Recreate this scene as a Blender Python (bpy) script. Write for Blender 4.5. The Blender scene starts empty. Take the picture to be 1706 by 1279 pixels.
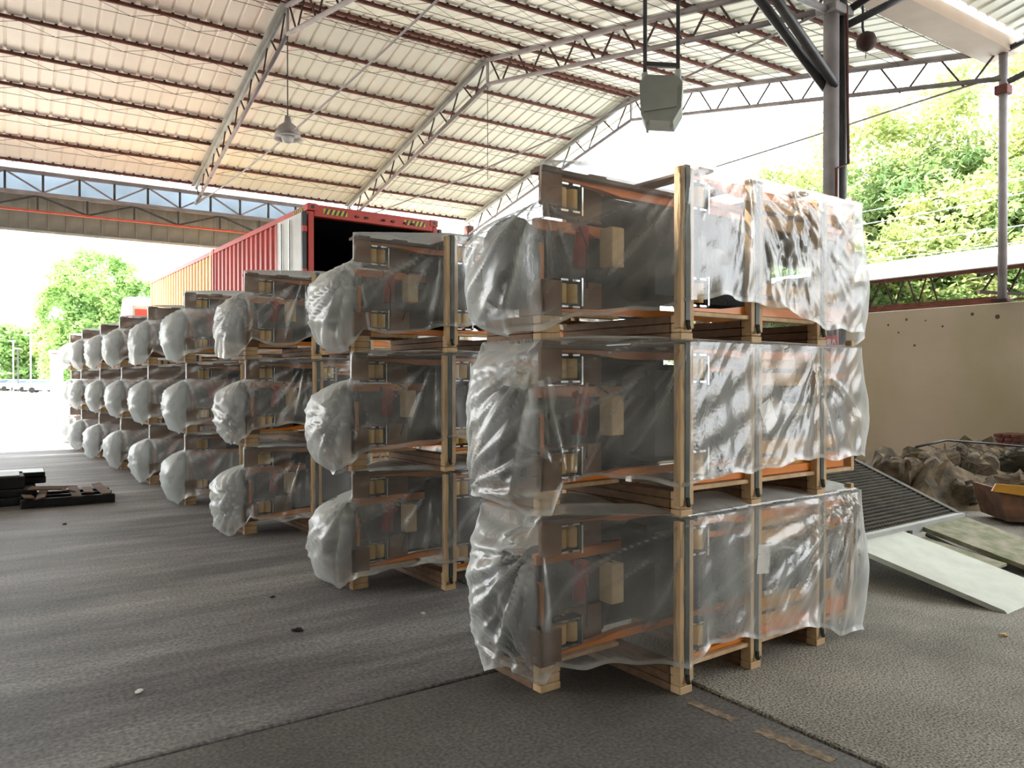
import bpy, math, random
import numpy as np
from mathutils import Vector, Matrix

S = bpy.context.scene
COL = S.collection
PI = math.pi
random.seed(7)

# ------------------------------------------------------------------ camera, world, sun, exposure
cam_d = bpy.data.cameras.new('camera')
cam = bpy.data.objects.new('camera', cam_d); COL.objects.link(cam)
cam.location = (0, 0, 1.6)
cam.rotation_euler = (math.radians(90 - 0.43), 0, 0)
cam_d.sensor_width = 36; cam_d.lens = 27.0; cam_d.clip_end = 600
S.camera = cam
S.view_settings.view_transform = 'Standard'; S.view_settings.look = 'None'
S.view_settings.gamma = 1; S.view_settings.use_curve_mapping = False
S.view_settings.exposure = 1.9
W = bpy.data.worlds.new('sky'); S.world = W; W.use_nodes = True
bg = W.node_tree.nodes['Background']
bg.inputs[0].default_value = (0.93, 0.97, 1.0, 1); bg.inputs[1].default_value = 1.75
sun_d = bpy.data.lights.new('sun', 'SUN'); sun = bpy.data.objects.new('sun', sun_d); COL.objects.link(sun)
sun_d.energy = 8.5; sun_d.angle = math.radians(1.5); sun_d.color = (1.0, 0.95, 0.86)
# light travels towards -b1 (from the far left side) and steeply down
_b1 = Vector((-0.5546, 0.8321, 0)); _b2 = Vector((0.8321, 0.5546, 0))
_dir = (-_b1 * math.cos(math.radians(55)) + _b2 * 0.42 + Vector((0, 0, -math.sin(math.radians(55))))).normalized()
sun.rotation_euler = _dir.to_track_quat('-Z', 'Y').to_euler()
S.cycles.max_bounces = 10; S.cycles.diffuse_bounces = 6; S.cycles.transparent_max_bounces = 24
S.cycles.glossy_bounces = 3; S.cycles.transmission_bounces = 4
S.cycles.caustics_reflective = False; S.cycles.caustics_refractive = False
S.cycles.sample_clamp_indirect = 6.0
S.cycles.use_denoising = True

# ------------------------------------------------------------------ frames
AB = math.atan2(0.5546, 0.8321)          # building: local x = b2, local y = b1
AD = math.atan2(0.591, 0.807)            # crates: local x = d2, local y = d1
D2 = Vector((0.807, 0.591, 0)); D1 = Vector((-0.591, 0.807, 0))
def BW(x, y, z=0): return Vector((x*0.8321 - y*0.5546, x*0.5546 + y*0.8321, z))
def DW(x, y, z=0): return Vector((x*0.807 - y*0.591, x*0.591 + y*0.807, z))

# ------------------------------------------------------------------ materials
def mat(name, color, rough=0.6, metal=0.0, var=0.15, vscale=4.0, bump=0.0, bscale=40.0, color2=None, stretch=(1, 1, 1), spec=0.4, trans=0.0):
    m = bpy.data.materials.new(name); m.use_nodes = True
    nt = m.node_tree; b = nt.nodes['Principled BSDF']
    b.inputs['Roughness'].default_value = rough; b.inputs['Metallic'].default_value = metal
    b.inputs['Specular IOR Level'].default_value = spec
    tc = nt.nodes.new('ShaderNodeTexCoord'); mp = nt.nodes.new('ShaderNodeMapping'); mp.inputs['Scale'].default_value = stretch
    nt.links.new(tc.outputs['Object'], mp.inputs[0])
    n = nt.nodes.new('ShaderNodeTexNoise'); n.inputs['Scale'].default_value = vscale; n.inputs['Detail'].default_value = 6
    nt.links.new(mp.outputs[0], n.inputs['Vector'])
    r = nt.nodes.new('ShaderNodeValToRGB')
    c2 = color2 or tuple(c*(1-2*var) for c in color)
    r.color_ramp.elements[0].position = 0.35; r.color_ramp.elements[1].position = 0.68
    r.color_ramp.elements[0].color = (*c2, 1); r.color_ramp.elements[1].color = (*color, 1)
    nt.links.new(n.outputs['Fac'], r.inputs[0]); nt.links.new(r.outputs[0], b.inputs['Base Color'])
    if bump:
        n2 = nt.nodes.new('ShaderNodeTexNoise'); n2.inputs['Scale'].default_value = bscale; n2.inputs['Detail'].default_value = 4
        nt.links.new(mp.outputs[0], n2.inputs['Vector'])
        bp = nt.nodes.new('ShaderNodeBump'); bp.inputs['Strength'].default_value = bump; bp.inputs['Distance'].default_value = 0.02
        nt.links.new(n2.outputs['Fac'], bp.inputs['Height']); nt.links.new(bp.outputs[0], b.inputs['Normal'])
    if trans:
        t = nt.nodes.new('ShaderNodeBsdfTranslucent'); nt.links.new(r.outputs[0], t.inputs[0])
        mx = nt.nodes.new('ShaderNodeMixShader'); mx.inputs[0].default_value = trans
        nt.links.new(b.outputs[0], mx.inputs[1]); nt.links.new(t.outputs[0], mx.inputs[2])
        nt.links.new(mx.outputs[0], nt.nodes['Material Output'].inputs[0])
    return m

def film_mat(name, base, scale_bub, tint=(0.93, 0.96, 0.95)):
    m = bpy.data.materials.new(name); m.use_nodes = True
    nt = m.node_tree; N = nt.nodes; L = nt.links
    for n in list(N):
        if n.type != 'OUTPUT_MATERIAL': N.remove(n)
    out = [n for n in N if n.type == 'OUTPUT_MATERIAL'][0]
    tc = N.new('ShaderNodeTexCoord')
    n1 = N.new('ShaderNodeTexNoise'); n1.inputs['Scale'].default_value = 9; n1.inputs['Detail'].default_value = 5
    L.new(tc.outputs['Object'], n1.inputs['Vector'])
    v = N.new('ShaderNodeTexVoronoi'); v.inputs['Scale'].default_value = scale_bub
    L.new(tc.outputs['Object'], v.inputs['Vector'])
    add = N.new('ShaderNodeMath'); add.operation = 'MULTIPLY_ADD'; add.inputs[1].default_value = 0.10
    L.new(v.outputs['Distance'], add.inputs[0]); L.new(n1.outputs['Fac'], add.inputs[2])
    bp = N.new('ShaderNodeBump'); bp.inputs['Strength'].default_value = 0.45; bp.inputs['Distance'].default_value = 0.012
    L.new(add.outputs[0], bp.inputs['Height'])
    lw = N.new('ShaderNodeLayerWeight'); lw.inputs['Blend'].default_value = 0.5
    L.new(bp.outputs[0], lw.inputs['Normal'])
    pw = N.new('ShaderNodeMath'); pw.operation = 'POWER'; pw.inputs[1].default_value = 2.2; L.new(lw.outputs['Facing'], pw.inputs[0])
    ml = N.new('ShaderNodeMath'); ml.operation = 'MULTIPLY_ADD'; ml.inputs[1].default_value = 0.95; ml.inputs[2].default_value = base
    L.new(pw.outputs[0], ml.inputs[0])
    n3 = N.new('ShaderNodeTexNoise'); n3.inputs['Scale'].default_value = 2.2; n3.inputs['Detail'].default_value = 3
    L.new(tc.outputs['Object'], n3.inputs['Vector'])
    m2 = N.new('ShaderNodeMath'); m2.operation = 'MULTIPLY_ADD'; m2.inputs[1].default_value = 0.6; m2.inputs[2].default_value = -0.26; m2.use_clamp = False
    L.new(n3.outputs['Fac'], m2.inputs[0])
    a2 = N.new('ShaderNodeMath'); a2.operation = 'ADD'; a2.inputs[0].default_value = base; L.new(m2.outputs[0], a2.inputs[1])
    at = N.new('ShaderNodeAttribute'); at.attribute_name = 'slack'
    a3 = N.new('ShaderNodeMath'); a3.operation = 'MULTIPLY'; L.new(a2.outputs[0], a3.inputs[0]); L.new(at.outputs['Fac'], a3.inputs[1])
    a4 = N.new('ShaderNodeMath'); a4.operation = 'MULTIPLY_ADD'; a4.inputs[1].default_value = 0.85; L.new(pw.outputs[0], a4.inputs[0]); L.new(a3.outputs[0], a4.inputs[2])
    ac = N.new('ShaderNodeAttribute'); ac.attribute_name = 'crease'
    a5 = N.new('ShaderNodeMath'); a5.operation = 'MULTIPLY_ADD'; a5.inputs[1].default_value = 0.6; L.new(ac.outputs['Fac'], a5.inputs[0]); L.new(a4.outputs[0], a5.inputs[2])
    a2 = a5
    cl = N.new('ShaderNodeClamp'); cl.inputs['Min'].default_value = 0.08; cl.inputs['Max'].default_value = 0.93; L.new(a2.outputs[0], cl.inputs[0])
    df = N.new('ShaderNodeBsdfDiffuse'); df.inputs[0].default_value = (*tint, 1); L.new(bp.outputs[0], df.inputs['Normal'])
    tr = N.new('ShaderNodeBsdfTranslucent'); tr.inputs[0].default_value = (*tint, 1); L.new(bp.outputs[0], tr.inputs['Normal'])
    mx1 = N.new('ShaderNodeMixShader'); mx1.inputs[0].default_value = 0.5 if base > .4 else 0.38; L.new(df.outputs[0], mx1.inputs[1]); L.new(tr.outputs[0], mx1.inputs[2])
    gl = N.new('ShaderNodeBsdfGlossy'); gl.inputs['Roughness'].default_value = 0.22; L.new(bp.outputs[0], gl.inputs['Normal'])
    tp = N.new('ShaderNodeBsdfTransparent')
    mx2 = N.new('ShaderNodeMixShader'); L.new(cl.outputs[0], mx2.inputs[0]); L.new(tp.outputs[0], mx2.inputs[1]); L.new(mx1.outputs[0], mx2.inputs[2])
    mx3 = N.new('ShaderNodeMixShader'); mx3.inputs[0].default_value = 0.12; L.new(mx2.outputs[0], mx3.inputs[1]); L.new(gl.outputs[0], mx3.inputs[2])
    L.new(mx3.outputs[0], out.inputs[0])
    return m

M = {}
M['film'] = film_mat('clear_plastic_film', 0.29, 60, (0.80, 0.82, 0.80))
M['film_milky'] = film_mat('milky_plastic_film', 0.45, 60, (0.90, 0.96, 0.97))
M['bubble'] = film_mat('bubble_wrap_film', 0.42, 75)
M['roof'] = mat('roof_sheet_paint', (0.90, 0.85, 0.78), 0.45, var=0.06, vscale=0.6, color2=(0.82, 0.75, 0.68))
M['roof_g'] = mat('roof_sheet_paint_cool', (0.78, 0.78, 0.69), 0.45, var=0.05, vscale=0.8)
M['rust'] = mat('rusty_red_oxide', (0.17, 0.055, 0.04), 0.8, var=0.25, vscale=5, bump=0.3)
M['rustdark'] = mat('dark_rusty_steel', (0.07, 0.035, 0.03), 0.8, var=0.25, vscale=5)
M['steel'] = mat('grey_painted_steel', (0.32, 0.29, 0.30), 0.5, var=0.15, vscale=3)
M['steel_light'] = mat('pale_grey_steel', (0.45, 0.46, 0.44), 0.5, var=0.12, vscale=3)
M['steel_dark'] = mat('dark_grey_steel', (0.07, 0.065, 0.07), 0.5, var=0.2, vscale=6)
M['redchord'] = mat('red_painted_chord', (0.55, 0.12, 0.08), 0.6)
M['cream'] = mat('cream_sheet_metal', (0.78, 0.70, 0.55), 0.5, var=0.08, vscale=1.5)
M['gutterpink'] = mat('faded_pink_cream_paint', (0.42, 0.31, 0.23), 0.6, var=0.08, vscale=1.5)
M['clad'] = mat('grey_cladding', (0.29, 0.29, 0.26), 0.6, var=0.2, vscale=2, color2=(0.19, 0.185, 0.16))
M['cladwhite'] = mat('white_cladding', (0.78, 0.80, 0.80), 0.5, var=0.06, vscale=1)
M['bluesheet'] = mat('pale_blue_sheet', (0.40, 0.47, 0.54), 0.4, var=0.1, vscale=1, trans=0.5)
M['black'] = mat('black_plastic', (0.018, 0.017, 0.02), 0.4, var=0.1)
M['blackbox'] = mat('black_rubber', (0.02, 0.02, 0.022), 0.65, var=0.3, bump=0.3)
M['greybox'] = mat('grey_housing', (0.30, 0.31, 0.28), 0.5, var=0.08)
M['wood'] = mat('pale_pine', (0.66, 0.47, 0.27), 0.7, var=0.12, vscale=3, stretch=(6, 6, 1), color2=(0.52, 0.34, 0.18), bump=0.15)
M['woodbrown'] = mat('brown_plywood', (0.24, 0.13, 0.07), 0.75, var=0.18, vscale=4, color2=(0.15, 0.075, 0.04), bump=0.15)
M['woodshade'] = mat('shaded_laminated_runner', (0.20, 0.115, 0.065), 0.75, var=0.15, vscale=3, stretch=(1, 5, 8), bump=0.15)  # dark brown carries the shade on the skid sides in its colour
M['wooddark'] = mat('weathered_dark_plank', (0.17, 0.11, 0.08), 0.8, var=0.2, vscale=3, stretch=(2, 2, 9))
M['orange'] = mat('orange_paint', (0.85, 0.25, 0.015), 0.35, var=0.06)
M['ochre'] = mat('ochre_yellow_paint', (0.62, 0.30, 0.03), 0.4, var=0.12, vscale=3)
M['rollercream'] = mat('cream_polyurethane', (0.78, 0.52, 0.17), 0.45, var=0.05)
M['chrome'] = mat('bright_steel', (0.75, 0.76, 0.76), 0.25, 0.9, var=0.05)
M['strap'] = mat('dark_green_strap', (0.04, 0.06, 0.055), 0.5)
M['redpart'] = mat('red_paint', (0.48, 0.03, 0.03), 0.4)
M['card'] = mat('plain_cardboard', (0.62, 0.45, 0.25), 0.85, var=0.06)
M['paper'] = mat('white_paper', (0.8, 0.78, 0.74), 0.8, var=0.03)
M['contred'] = mat('container_red', (0.50, 0.045, 0.025), 0.45, var=0.12, vscale=1.5)
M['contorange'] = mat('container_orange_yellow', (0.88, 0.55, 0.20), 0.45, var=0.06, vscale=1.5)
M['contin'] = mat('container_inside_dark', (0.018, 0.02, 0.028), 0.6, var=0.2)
M['doorgrey'] = mat('container_door_white', (0.62, 0.62, 0.60), 0.5, var=0.12, vscale=2)
M['yellow'] = mat('hazard_yellow', (0.75, 0.55, 0.05), 0.5)
M['wallcream'] = mat('stained_cream_render', (0.52, 0.44, 0.35), 0.85, var=0.12, vscale=0.7, color2=(0.42, 0.36, 0.25), bump=0.15, bscale=12)
M['wallwhite'] = mat('white_render', (0.62, 0.58, 0.54), 0.85, var=0.08, vscale=1)
M['stain'] = mat('dark_pit_mark', (0.12, 0.09, 0.06), 0.9)
M['signred'] = mat('sign_red', (0.55, 0.015, 0.03), 0.4, var=0.05)
M['white'] = mat('white_paint', (0.85, 0.85, 0.85), 0.5, var=0.03)
M['shedroof'] = mat('pale_shed_roof', (0.72, 0.80, 0.85), 0.4, var=0.12, vscale=1)
M['rock'] = mat('brown_rock', (0.20, 0.145, 0.09), 0.9, var=0.3, vscale=6, bump=0.6, bscale=15, color2=(0.06, 0.05, 0.035))
M['rockdark'] = mat('dark_green_brown_rock', (0.085, 0.075, 0.05), 0.9, var=0.3, vscale=8, bump=0.6, bscale=20)
M['brick'] = mat('old_red_brick', (0.20, 0.08, 0.06), 0.9, var=0.3, vscale=10, bump=0.4)
M['rustbin'] = mat('rusty_brown_sheet', (0.20, 0.09, 0.045), 0.8, var=0.3, vscale=7, color2=(0.07, 0.04, 0.025))
M['rampsteel'] = mat('dark_olive_steel', (0.085, 0.07, 0.045), 0.65, var=0.25, vscale=6)
M['flap'] = mat('pale_checker_plate', (0.62, 0.65, 0.56), 0.5, var=0.08, vscale=5, bump=0.25, bscale=90)
M['flap2'] = mat('mossy_worn_plate', (0.33, 0.30, 0.22), 0.8, var=0.3, vscale=9, color2=(0.16, 0.17, 0.08), bump=0.3)
M['leaf'] = mat('sunny_leaves', (0.30, 0.40, 0.15), 0.7, var=0.2, vscale=0.9, color2=(0.15, 0.25, 0.10), trans=0.45)
M['leafy'] = mat('yellow_leaves', (0.45, 0.46, 0.18), 0.7, var=0.2, vscale=1.2, color2=(0.28, 0.38, 0.14), trans=0.45)
M['leaff'] = mat('bright_leaves', (0.36, 0.52, 0.18), 0.7, var=0.2, vscale=0.4, color2=(0.22, 0.38, 0.13), trans=0.45)
M['bark'] = mat('grey_bark', (0.22, 0.18, 0.13), 0.9, bump=0.5)
M['yard'] = mat('pale_concrete_yard', (0.62, 0.60, 0.54), 0.85, var=0.06, vscale=0.2)
M['carwhite'] = mat('car_white', (0.8, 0.8, 0.82), 0.3, var=0.02)
M['glass'] = mat('dark_window_glass', (0.10, 0.14, 0.20), 0.12, var=0.05)
M['cabblue'] = mat('pale_blue_cab_paint', (0.25, 0.32, 0.42), 0.35, var=0.04)
M['cabred'] = mat('dark_red_cab_panel', (0.30, 0.03, 0.06), 0.35, var=0.04)
M['tyre'] = mat('tyre_rubber', (0.02, 0.02, 0.02), 0.8)
M['lampglass'] = mat('frosted_lamp_glass', (0.75, 0.78, 0.78), 0.3, var=0.02, trans=0.5)
M['cable'] = mat('pale_cable', (0.22, 0.23, 0.22), 0.6)
M['peel'] = mat('peeled_ochre_tape', (0.34, 0.25, 0.17), 0.85, var=0.3, vscale=25)

def floor_mat(name, c1, c2, c3, stretch, sp=60, bump=0.35, rough=0.62, spk=.45):
    m = bpy.data.materials.new(name); m.use_nodes = True; nt = m.node_tree; b = nt.nodes['Principled BSDF']
    tc = nt.nodes.new('ShaderNodeTexCoord'); mp = nt.nodes.new('ShaderNodeMapping'); mp.inputs['Scale'].default_value = stretch
    nt.links.new(tc.outputs['Object'], mp.inputs[0])
    a = nt.nodes.new('ShaderNodeTexNoise'); a.inputs['Scale'].default_value = 1.0; a.inputs['Detail'].default_value = 10; a.inputs['Roughness'].default_value = 0.7
    nt.links.new(mp.outputs[0], a.inputs['Vector'])
    r = nt.nodes.new('ShaderNodeValToRGB'); e = r.color_ramp.elements
    e[0].position = 0.36; e[0].color = (*c1, 1); e[1].position = 0.66; e[1].color = (*c3, 1)
    k = e.new(0.5); k.color = (*c2, 1)
    nt.links.new(a.outputs['Fac'], r.inputs[0])
    s = nt.nodes.new('ShaderNodeTexNoise'); s.inputs['Scale'].default_value = sp; s.inputs['Detail'].default_value = 3
    nt.links.new(tc.outputs['Object'], s.inputs['Vector'])
    mr = nt.nodes.new('ShaderNodeMapRange'); mr.inputs[1].default_value = 0.3; mr.inputs[2].default_value = 0.7; mr.inputs[3].default_value = 1-spk; mr.inputs[4].default_value = 1+spk
    nt.links.new(s.outputs['Fac'], mr.inputs[0])
    mx = nt.nodes.new('ShaderNodeVectorMath'); mx.operation = 'SCALE'
    nt.links.new(r.outputs[0], mx.inputs[0]); nt.links.new(mr.outputs[0], mx.inputs['Scale']); nt.links.new(mx.outputs[0], b.inputs['Base Color'])
    bp = nt.nodes.new('ShaderNodeBump'); bp.inputs['Strength'].default_value = bump; bp.inputs['Distance'].default_value = 0.01
    nt.links.new(s.outputs['Fac'], bp.inputs['Height']); nt.links.new(bp.outputs[0], b.inputs['Normal'])
    b.inputs['Roughness'].default_value = rough; b.inputs['Specular IOR Level'].default_value = 0.35
    return m
M['floor'] = floor_mat('worn_concrete', (0.075, 0.071, 0.071), (0.155, 0.147, 0.145), (0.29, 0.28, 0.27), (0.28, 1.3, 1), 45)
M['floor2'] = floor_mat('smooth_dark_concrete', (0.072, 0.067, 0.064), (0.105, 0.098, 0.092), (0.14, 0.13, 0.12), (0.8, 0.8, 1), 55, 0.2)
M['rough'] = floor_mat('coarse_aggregate', (0.18, 0.165, 0.138), (0.26, 0.24, 0.205), (0.35, 0.32, 0.275), (0.6, 0.6, 1), 85, 1.0, 0.85, .8)

# ------------------------------------------------------------------ mesh builder
class MB:
    def __init__(s): s.v = []; s.f = []; s.m = []; s.mats = []; s.cur = 0; s.smooth = False
    def use(s, m):
        if m not in s.mats: s.mats.append(m)
        s.cur = s.mats.index(m); return s
    def face(s, f): s.f.append(f); s.m.append(s.cur)
    def box(s, x0, x1, y0, y1, z0, z1, bev=0.0):
        if bev <= 0:
            b = len(s.v)
            s.v += [(x0,y0,z0),(x1,y0,z0),(x1,y1,z0),(x0,y1,z0),(x0,y0,z1),(x1,y0,z1),(x1,y1,z1),(x0,y1,z1)]
            for f in ((3,2,1,0),(4,5,6,7),(0,1,5,4),(1,2,6,5),(2,3,7,6),(3,0,4,7)): s.face([b+i for i in f])
        else:
            # chamfered on the vertical and horizontal rims
            rings = [(z0, bev), (z0+bev, 0), (z1-bev, 0), (z1, bev)]; b = len(s.v)
            for z, i in rings:
                k = bev
                s.v += [(x0+i+k,y0+i,z),(x1-i-k,y0+i,z),(x1-i,y0+i+k,z),(x1-i,y1-i-k,z),(x1-i-k,y1-i,z),(x0+i+k,y1-i,z),(x0+i,y1-i-k,z),(x0+i,y0+i+k,z)]
            for r in range(3):
                for i in range(8):
                    j = (i+1) % 8; s.face([b+r*8+i, b+r*8+j, b+(r+1)*8+j, b+(r+1)*8+i])
            s.face([b+i for i in range(7,-1,-1)]); s.face([b+24+i for i in range(8)])
        return s
    def bar(s, p, q, w, h=None, up=(0,0,1)):
        h = h or w; p = Vector(p); q = Vector(q); d = (q-p).normalized(); u = Vector(up)
        if abs(d.dot(u)) > 0.98: u = Vector((1,0,0))
        a = d.cross(u).normalized()*w/2; c = a.cross(d).normalized()*h/2; b = len(s.v)
        for e in (p, q):
            s.v += [tuple(e-a-c), tuple(e+a-c), tuple(e+a+c), tuple(e-a+c)]
        for f in ((0,1,2,3),(7,6,5,4),(0,4,5,1),(1,5,6,2),(2,6,7,3),(3,7,4,0)): s.face([b+i for i in f])
        return s
    def tube(s, pts, r, n=8, cap=True):
        pts = [Vector(p) for p in pts]; b = len(s.v); N = len(pts)
        rs = r if isinstance(r, (list, tuple)) else [r]*N
        for i, p in enumerate(pts):
            d = (pts[min(i+1,N-1)] - pts[max(i-1,0)]).normalized()
            u = Vector((0,0,1)) if abs(d.z) < 0.95 else Vector((1,0,0))
            a = d.cross(u).normalized(); c = a.cross(d).normalized()
            for k in range(n):
                t = 2*PI*k/n; s.v.append(tuple(p + (a*math.cos(t)+c*math.sin(t))*rs[i]))
        for i in range(N-1):
            for k in range(n):
                j = (k+1) % n; s.face([b+i*n+k, b+i*n+j, b+(i+1)*n+j, b+(i+1)*n+k])
        if cap: s.face([b+k for k in range(n-1,-1,-1)]); s.face([b+(N-1)*n+k for k in range(n)])
        return s
    def lathe(s, prof, c=(0,0,0), n=20, axis='z'):
        b = len(s.v)
        for (r, h) in prof:
            for k in range(n):
                t = 2*PI*k/n; x, y = r*math.cos(t), r*math.sin(t)
                p = (x, y, h) if axis == 'z' else ((x, h, y) if axis == 'y' else (h, x, y))
                s.v.append((c[0]+p[0], c[1]+p[1], c[2]+p[2]))
        for i in range(len(prof)-1):
            for k in range(n):
                j = (k+1) % n; s.face([b+i*n+k, b+i*n+j, b+(i+1)*n+j, b+(i+1)*n+k])
        s.face([b+k for k in range(n-1,-1,-1)]); s.face([b+(len(prof)-1)*n+k for k in range(n)])
        return s
    def blob(s, c, r, seed=0, n=12, m=8, jag=0.15, e=1.0):
        rd = random.Random(seed); b = len(s.v); ph = [rd.uniform(0, 6.28) for _ in range(8)]
        def f(t, p): return 1 + jag*(math.sin(2*t+ph[0])*math.sin(2*p+ph[1]) + .6*math.sin(4*t+ph[2])*math.cos(3*p+ph[3]) + .4*math.sin(7*t+ph[4]+3*p))
        def sg(x): return math.copysign(abs(x)**e, x)
        for i in range(1, m):
            p = PI*i/m
            for k in range(n):
                t = 2*PI*k/n; g = f(t, p)
                s.v.append((c[0]+r[0]*g*sg(math.sin(p))*sg(math.cos(t)), c[1]+r[1]*g*sg(math.sin(p))*sg(math.sin(t)), c[2]+r[2]*g*sg(math.cos(p))))
        tp = len(s.v); s.v.append((c[0], c[1], c[2]+r[2])); bt = len(s.v); s.v.append((c[0], c[1], c[2]-r[2]))
        for i in range(m-2):
            for k in range(n):
                j = (k+1) % n; s.face([b+i*n+j, b+i*n+k, b+(i+1)*n+k, b+(i+1)*n+j])
        for k in range(n):
            j = (k+1) % n; s.face([tp, b+k, b+j]); s.face([bt, b+(m-2)*n+j, b+(m-2)*n+k])
        return s
    def prism(s, poly, y0, y1, plane='xz'):
        b = len(s.v); n = len(poly)
        for y in (y0, y1):
            for (a, c) in poly: s.v.append((a, y, c) if plane == 'xz' else ((y, a, c) if plane == 'yz' else (a, c, y)))
        s.face([b+i for i in range(n)]); s.face([b+n+i for i in range(n-1,-1,-1)])
        for i in range(n):
            j = (i+1) % n; s.face([b+j, b+i, b+n+i, b+n+j])
        return s
    def mesh(s, name, m=None):
        me = bpy.data.meshes.new(name); me.from_pydata(s.v, [], s.f)
        ms = s.mats if s.mats else ([m] if m else [])
        for x in ms: me.materials.append(x)
        if len(ms) > 1: me.polygons.foreach_set('material_index', s.m)
        if s.smooth: me.polygons.foreach_set('use_smooth', [True]*len(me.polygons))
        me.update(); return me

def link(name, me, parent=None, loc=(0,0,0), rz=0.0, kind=None, label=None):
    o = bpy.data.objects.new(name, me); COL.objects.link(o)
    o.location = loc; o.rotation_euler = (0, 0, rz)
    if parent is not None: o.parent = parent
    if kind: o['kind'] = kind
    if label: o['label'] = label
    return o
def part(name, mb, m, parent, loc=(0,0,0), rz=0.0, smooth=False, kind=None, label=None):
    if smooth: mb.smooth = True
    return link(name, mb.mesh(name, m), parent, loc, rz, kind, label)
def tag(o, label, cat, group=None, kind=None):
    o['label'] = label; o['category'] = cat
    if group: o['group'] = group
    if kind: o['kind'] = kind
    return o
def thing(name, label, cat, loc=(0,0,0), rz=0.0, group=None):
    o = bpy.data.objects.new(name, None); COL.objects.link(o); o.empty_display_size = 0.1
    o.location = loc; o.rotation_euler = (0, 0, rz); return tag(o, label, cat, group)
def struct(name, mb=None, m=None, loc=(0,0,0), rz=0.0, label=None):
    me = mb.mesh(name, m) if mb else None
    return link(name, me, None, loc, rz, 'structure', label)
NTH = ['nearest', 'second', 'third', 'fourth', 'fifth', 'sixth', 'seventh', 'eighth', 'ninth', 'tenth', 'eleventh']

# ================================================================== SETTING
HR = 7.4
YR = 14.96; YE = 23.42; YN = 6.06            # ridge, far eave, near eave (local b1)
ZR = 9.0; SL = 0.2138
ZE = ZR - SL*(YE-YR); ZN = ZR - SL*(YR-YN)
TX = [-9.3, -4.6, -0.5, 4.7, 9.3, 13.7]       # truss stations (local b2)

# ---- floor: concrete slabs with recessed joints, the coarse yard strip, the sunny yard outside
fl = struct('floor', None, label='worn grey concrete shed floor with dark joints')
fl.rotation_euler = (0, 0, AB)
def slab(x0, x1, y0, y1, mk, nm='slab'):
    b = MB(); b.box(x0, x1, y0, y1, -0.2, 0, 0.008); return part(nm, b, M[mk], fl)
slab(-26, 3.00, 3.555, 25.5, 'floor'); slab(-26, 3.00, -14, 3.525, 'floor2')
slab(3.035, 40, -14, 34, 'rough', 'aggregate_strip')
b = MB(); b.box(-26, 40, -14, 25.5, -0.28, -0.035); part('joint_filler', b, M['blackbox'], fl)
gr = MB(); gr.box(-140, 140, 25.5, 220, -0.24, -0.02); gr.box(-140, -26, -60, 25.5, -0.24, -0.02); gr.box(40, 140, -60, 25.5, -0.24, -0.02)
gr.box(-26, 40, -60, -14, -0.24, -0.02)
struct('floor', gr, M['yard'], rz=AB, label='sunlit pale concrete yard outside the shed')

# ---- roof sheets (ribbed), each sheet a piece
def sheet_mesh(w, L, s, nm, m):
    b = MB(); prof = []; p = w/3
    for k in range(3):
        x = k*p; prof += [(x, 0), (x+p*.66, 0), (x+p*.73, .026), (x+p*.84, .026), (x+p*.91, 0)]
    prof.append((w, 0))
    for j in range(2):
        for (x, z) in prof: b.v.append((x, j*L, z - s*j*L))
    n = len(prof)
    for i in range(n-1): b.face([i, i+1, n+i+1, n+i])
    return b.mesh(nm, m)
def slope(x0, x1, y0, z0, L, sgn, n, mk, label):
    root = struct('ceiling', None, label=label); root.rotation_euler = (0, 0, AB)
    w = (x1-x0)/n; a = sheet_mesh(w+0.02, L*sgn, SL*sgn, 'roof_sheet', M['roof']); g = sheet_mesh(w+0.02, L*sgn, SL*sgn, 'roof_sheet', M['roof_g'])
    for i in range(n):
        link('roof_sheet', g if (mk(i)) else a, root, (x0+i*w, y0, z0 + 0.004*(i % 2)))
    return root
NS = 48
slope(-29.0, 14.3, YR, ZR, 8.62, 1, NS, lambda i: i > 37, 'cream ribbed sheet roof slope falling to the far eave')
slope(-29.0, 14.3, YR, ZR, 8.85, -1, NS, lambda i: i > 33, 'cream ribbed sheet roof slope falling to the gutter')
slope(-29.0, 14.3, 5.85, ZN+0.12, 9.0, -1, NS, lambda i: True, 'ribbed roof slope of the adjoining bay')
roots = [o for o in bpy.data.objects if o.name.startswith('ceiling')]
# third slope must rise away from the gutter: mirror its fall
r3 = roots[-1]
for c in list(bpy.data.objects):
    if c.parent == r3: c.scale = (1, 1, -1)
slope(-29.0, 14.3, -3.15, ZN+0.12+SL*9.0, 9.5, -1, NS, lambda i: False, 'unseen ribbed roof slope over the yard behind, added to block daylight')  # out of view, added to keep sun and sky light off the crates
rc = MB()
rc.bar((-29, YR+0.16, ZR+0.035), (14.3, YR+0.16, ZR+0.035), 0.4, 0.01, up=(0, 0.2, 1)); rc.bar((-29, YR-0.16, ZR+0.035), (14.3, YR-0.16, ZR+0.035), 0.4, 0.01, up=(0, -0.2, 1))
struct('trim_1', rc, M['roof'], rz=AB, label='ridge capping strip of the shed roof')

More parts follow.
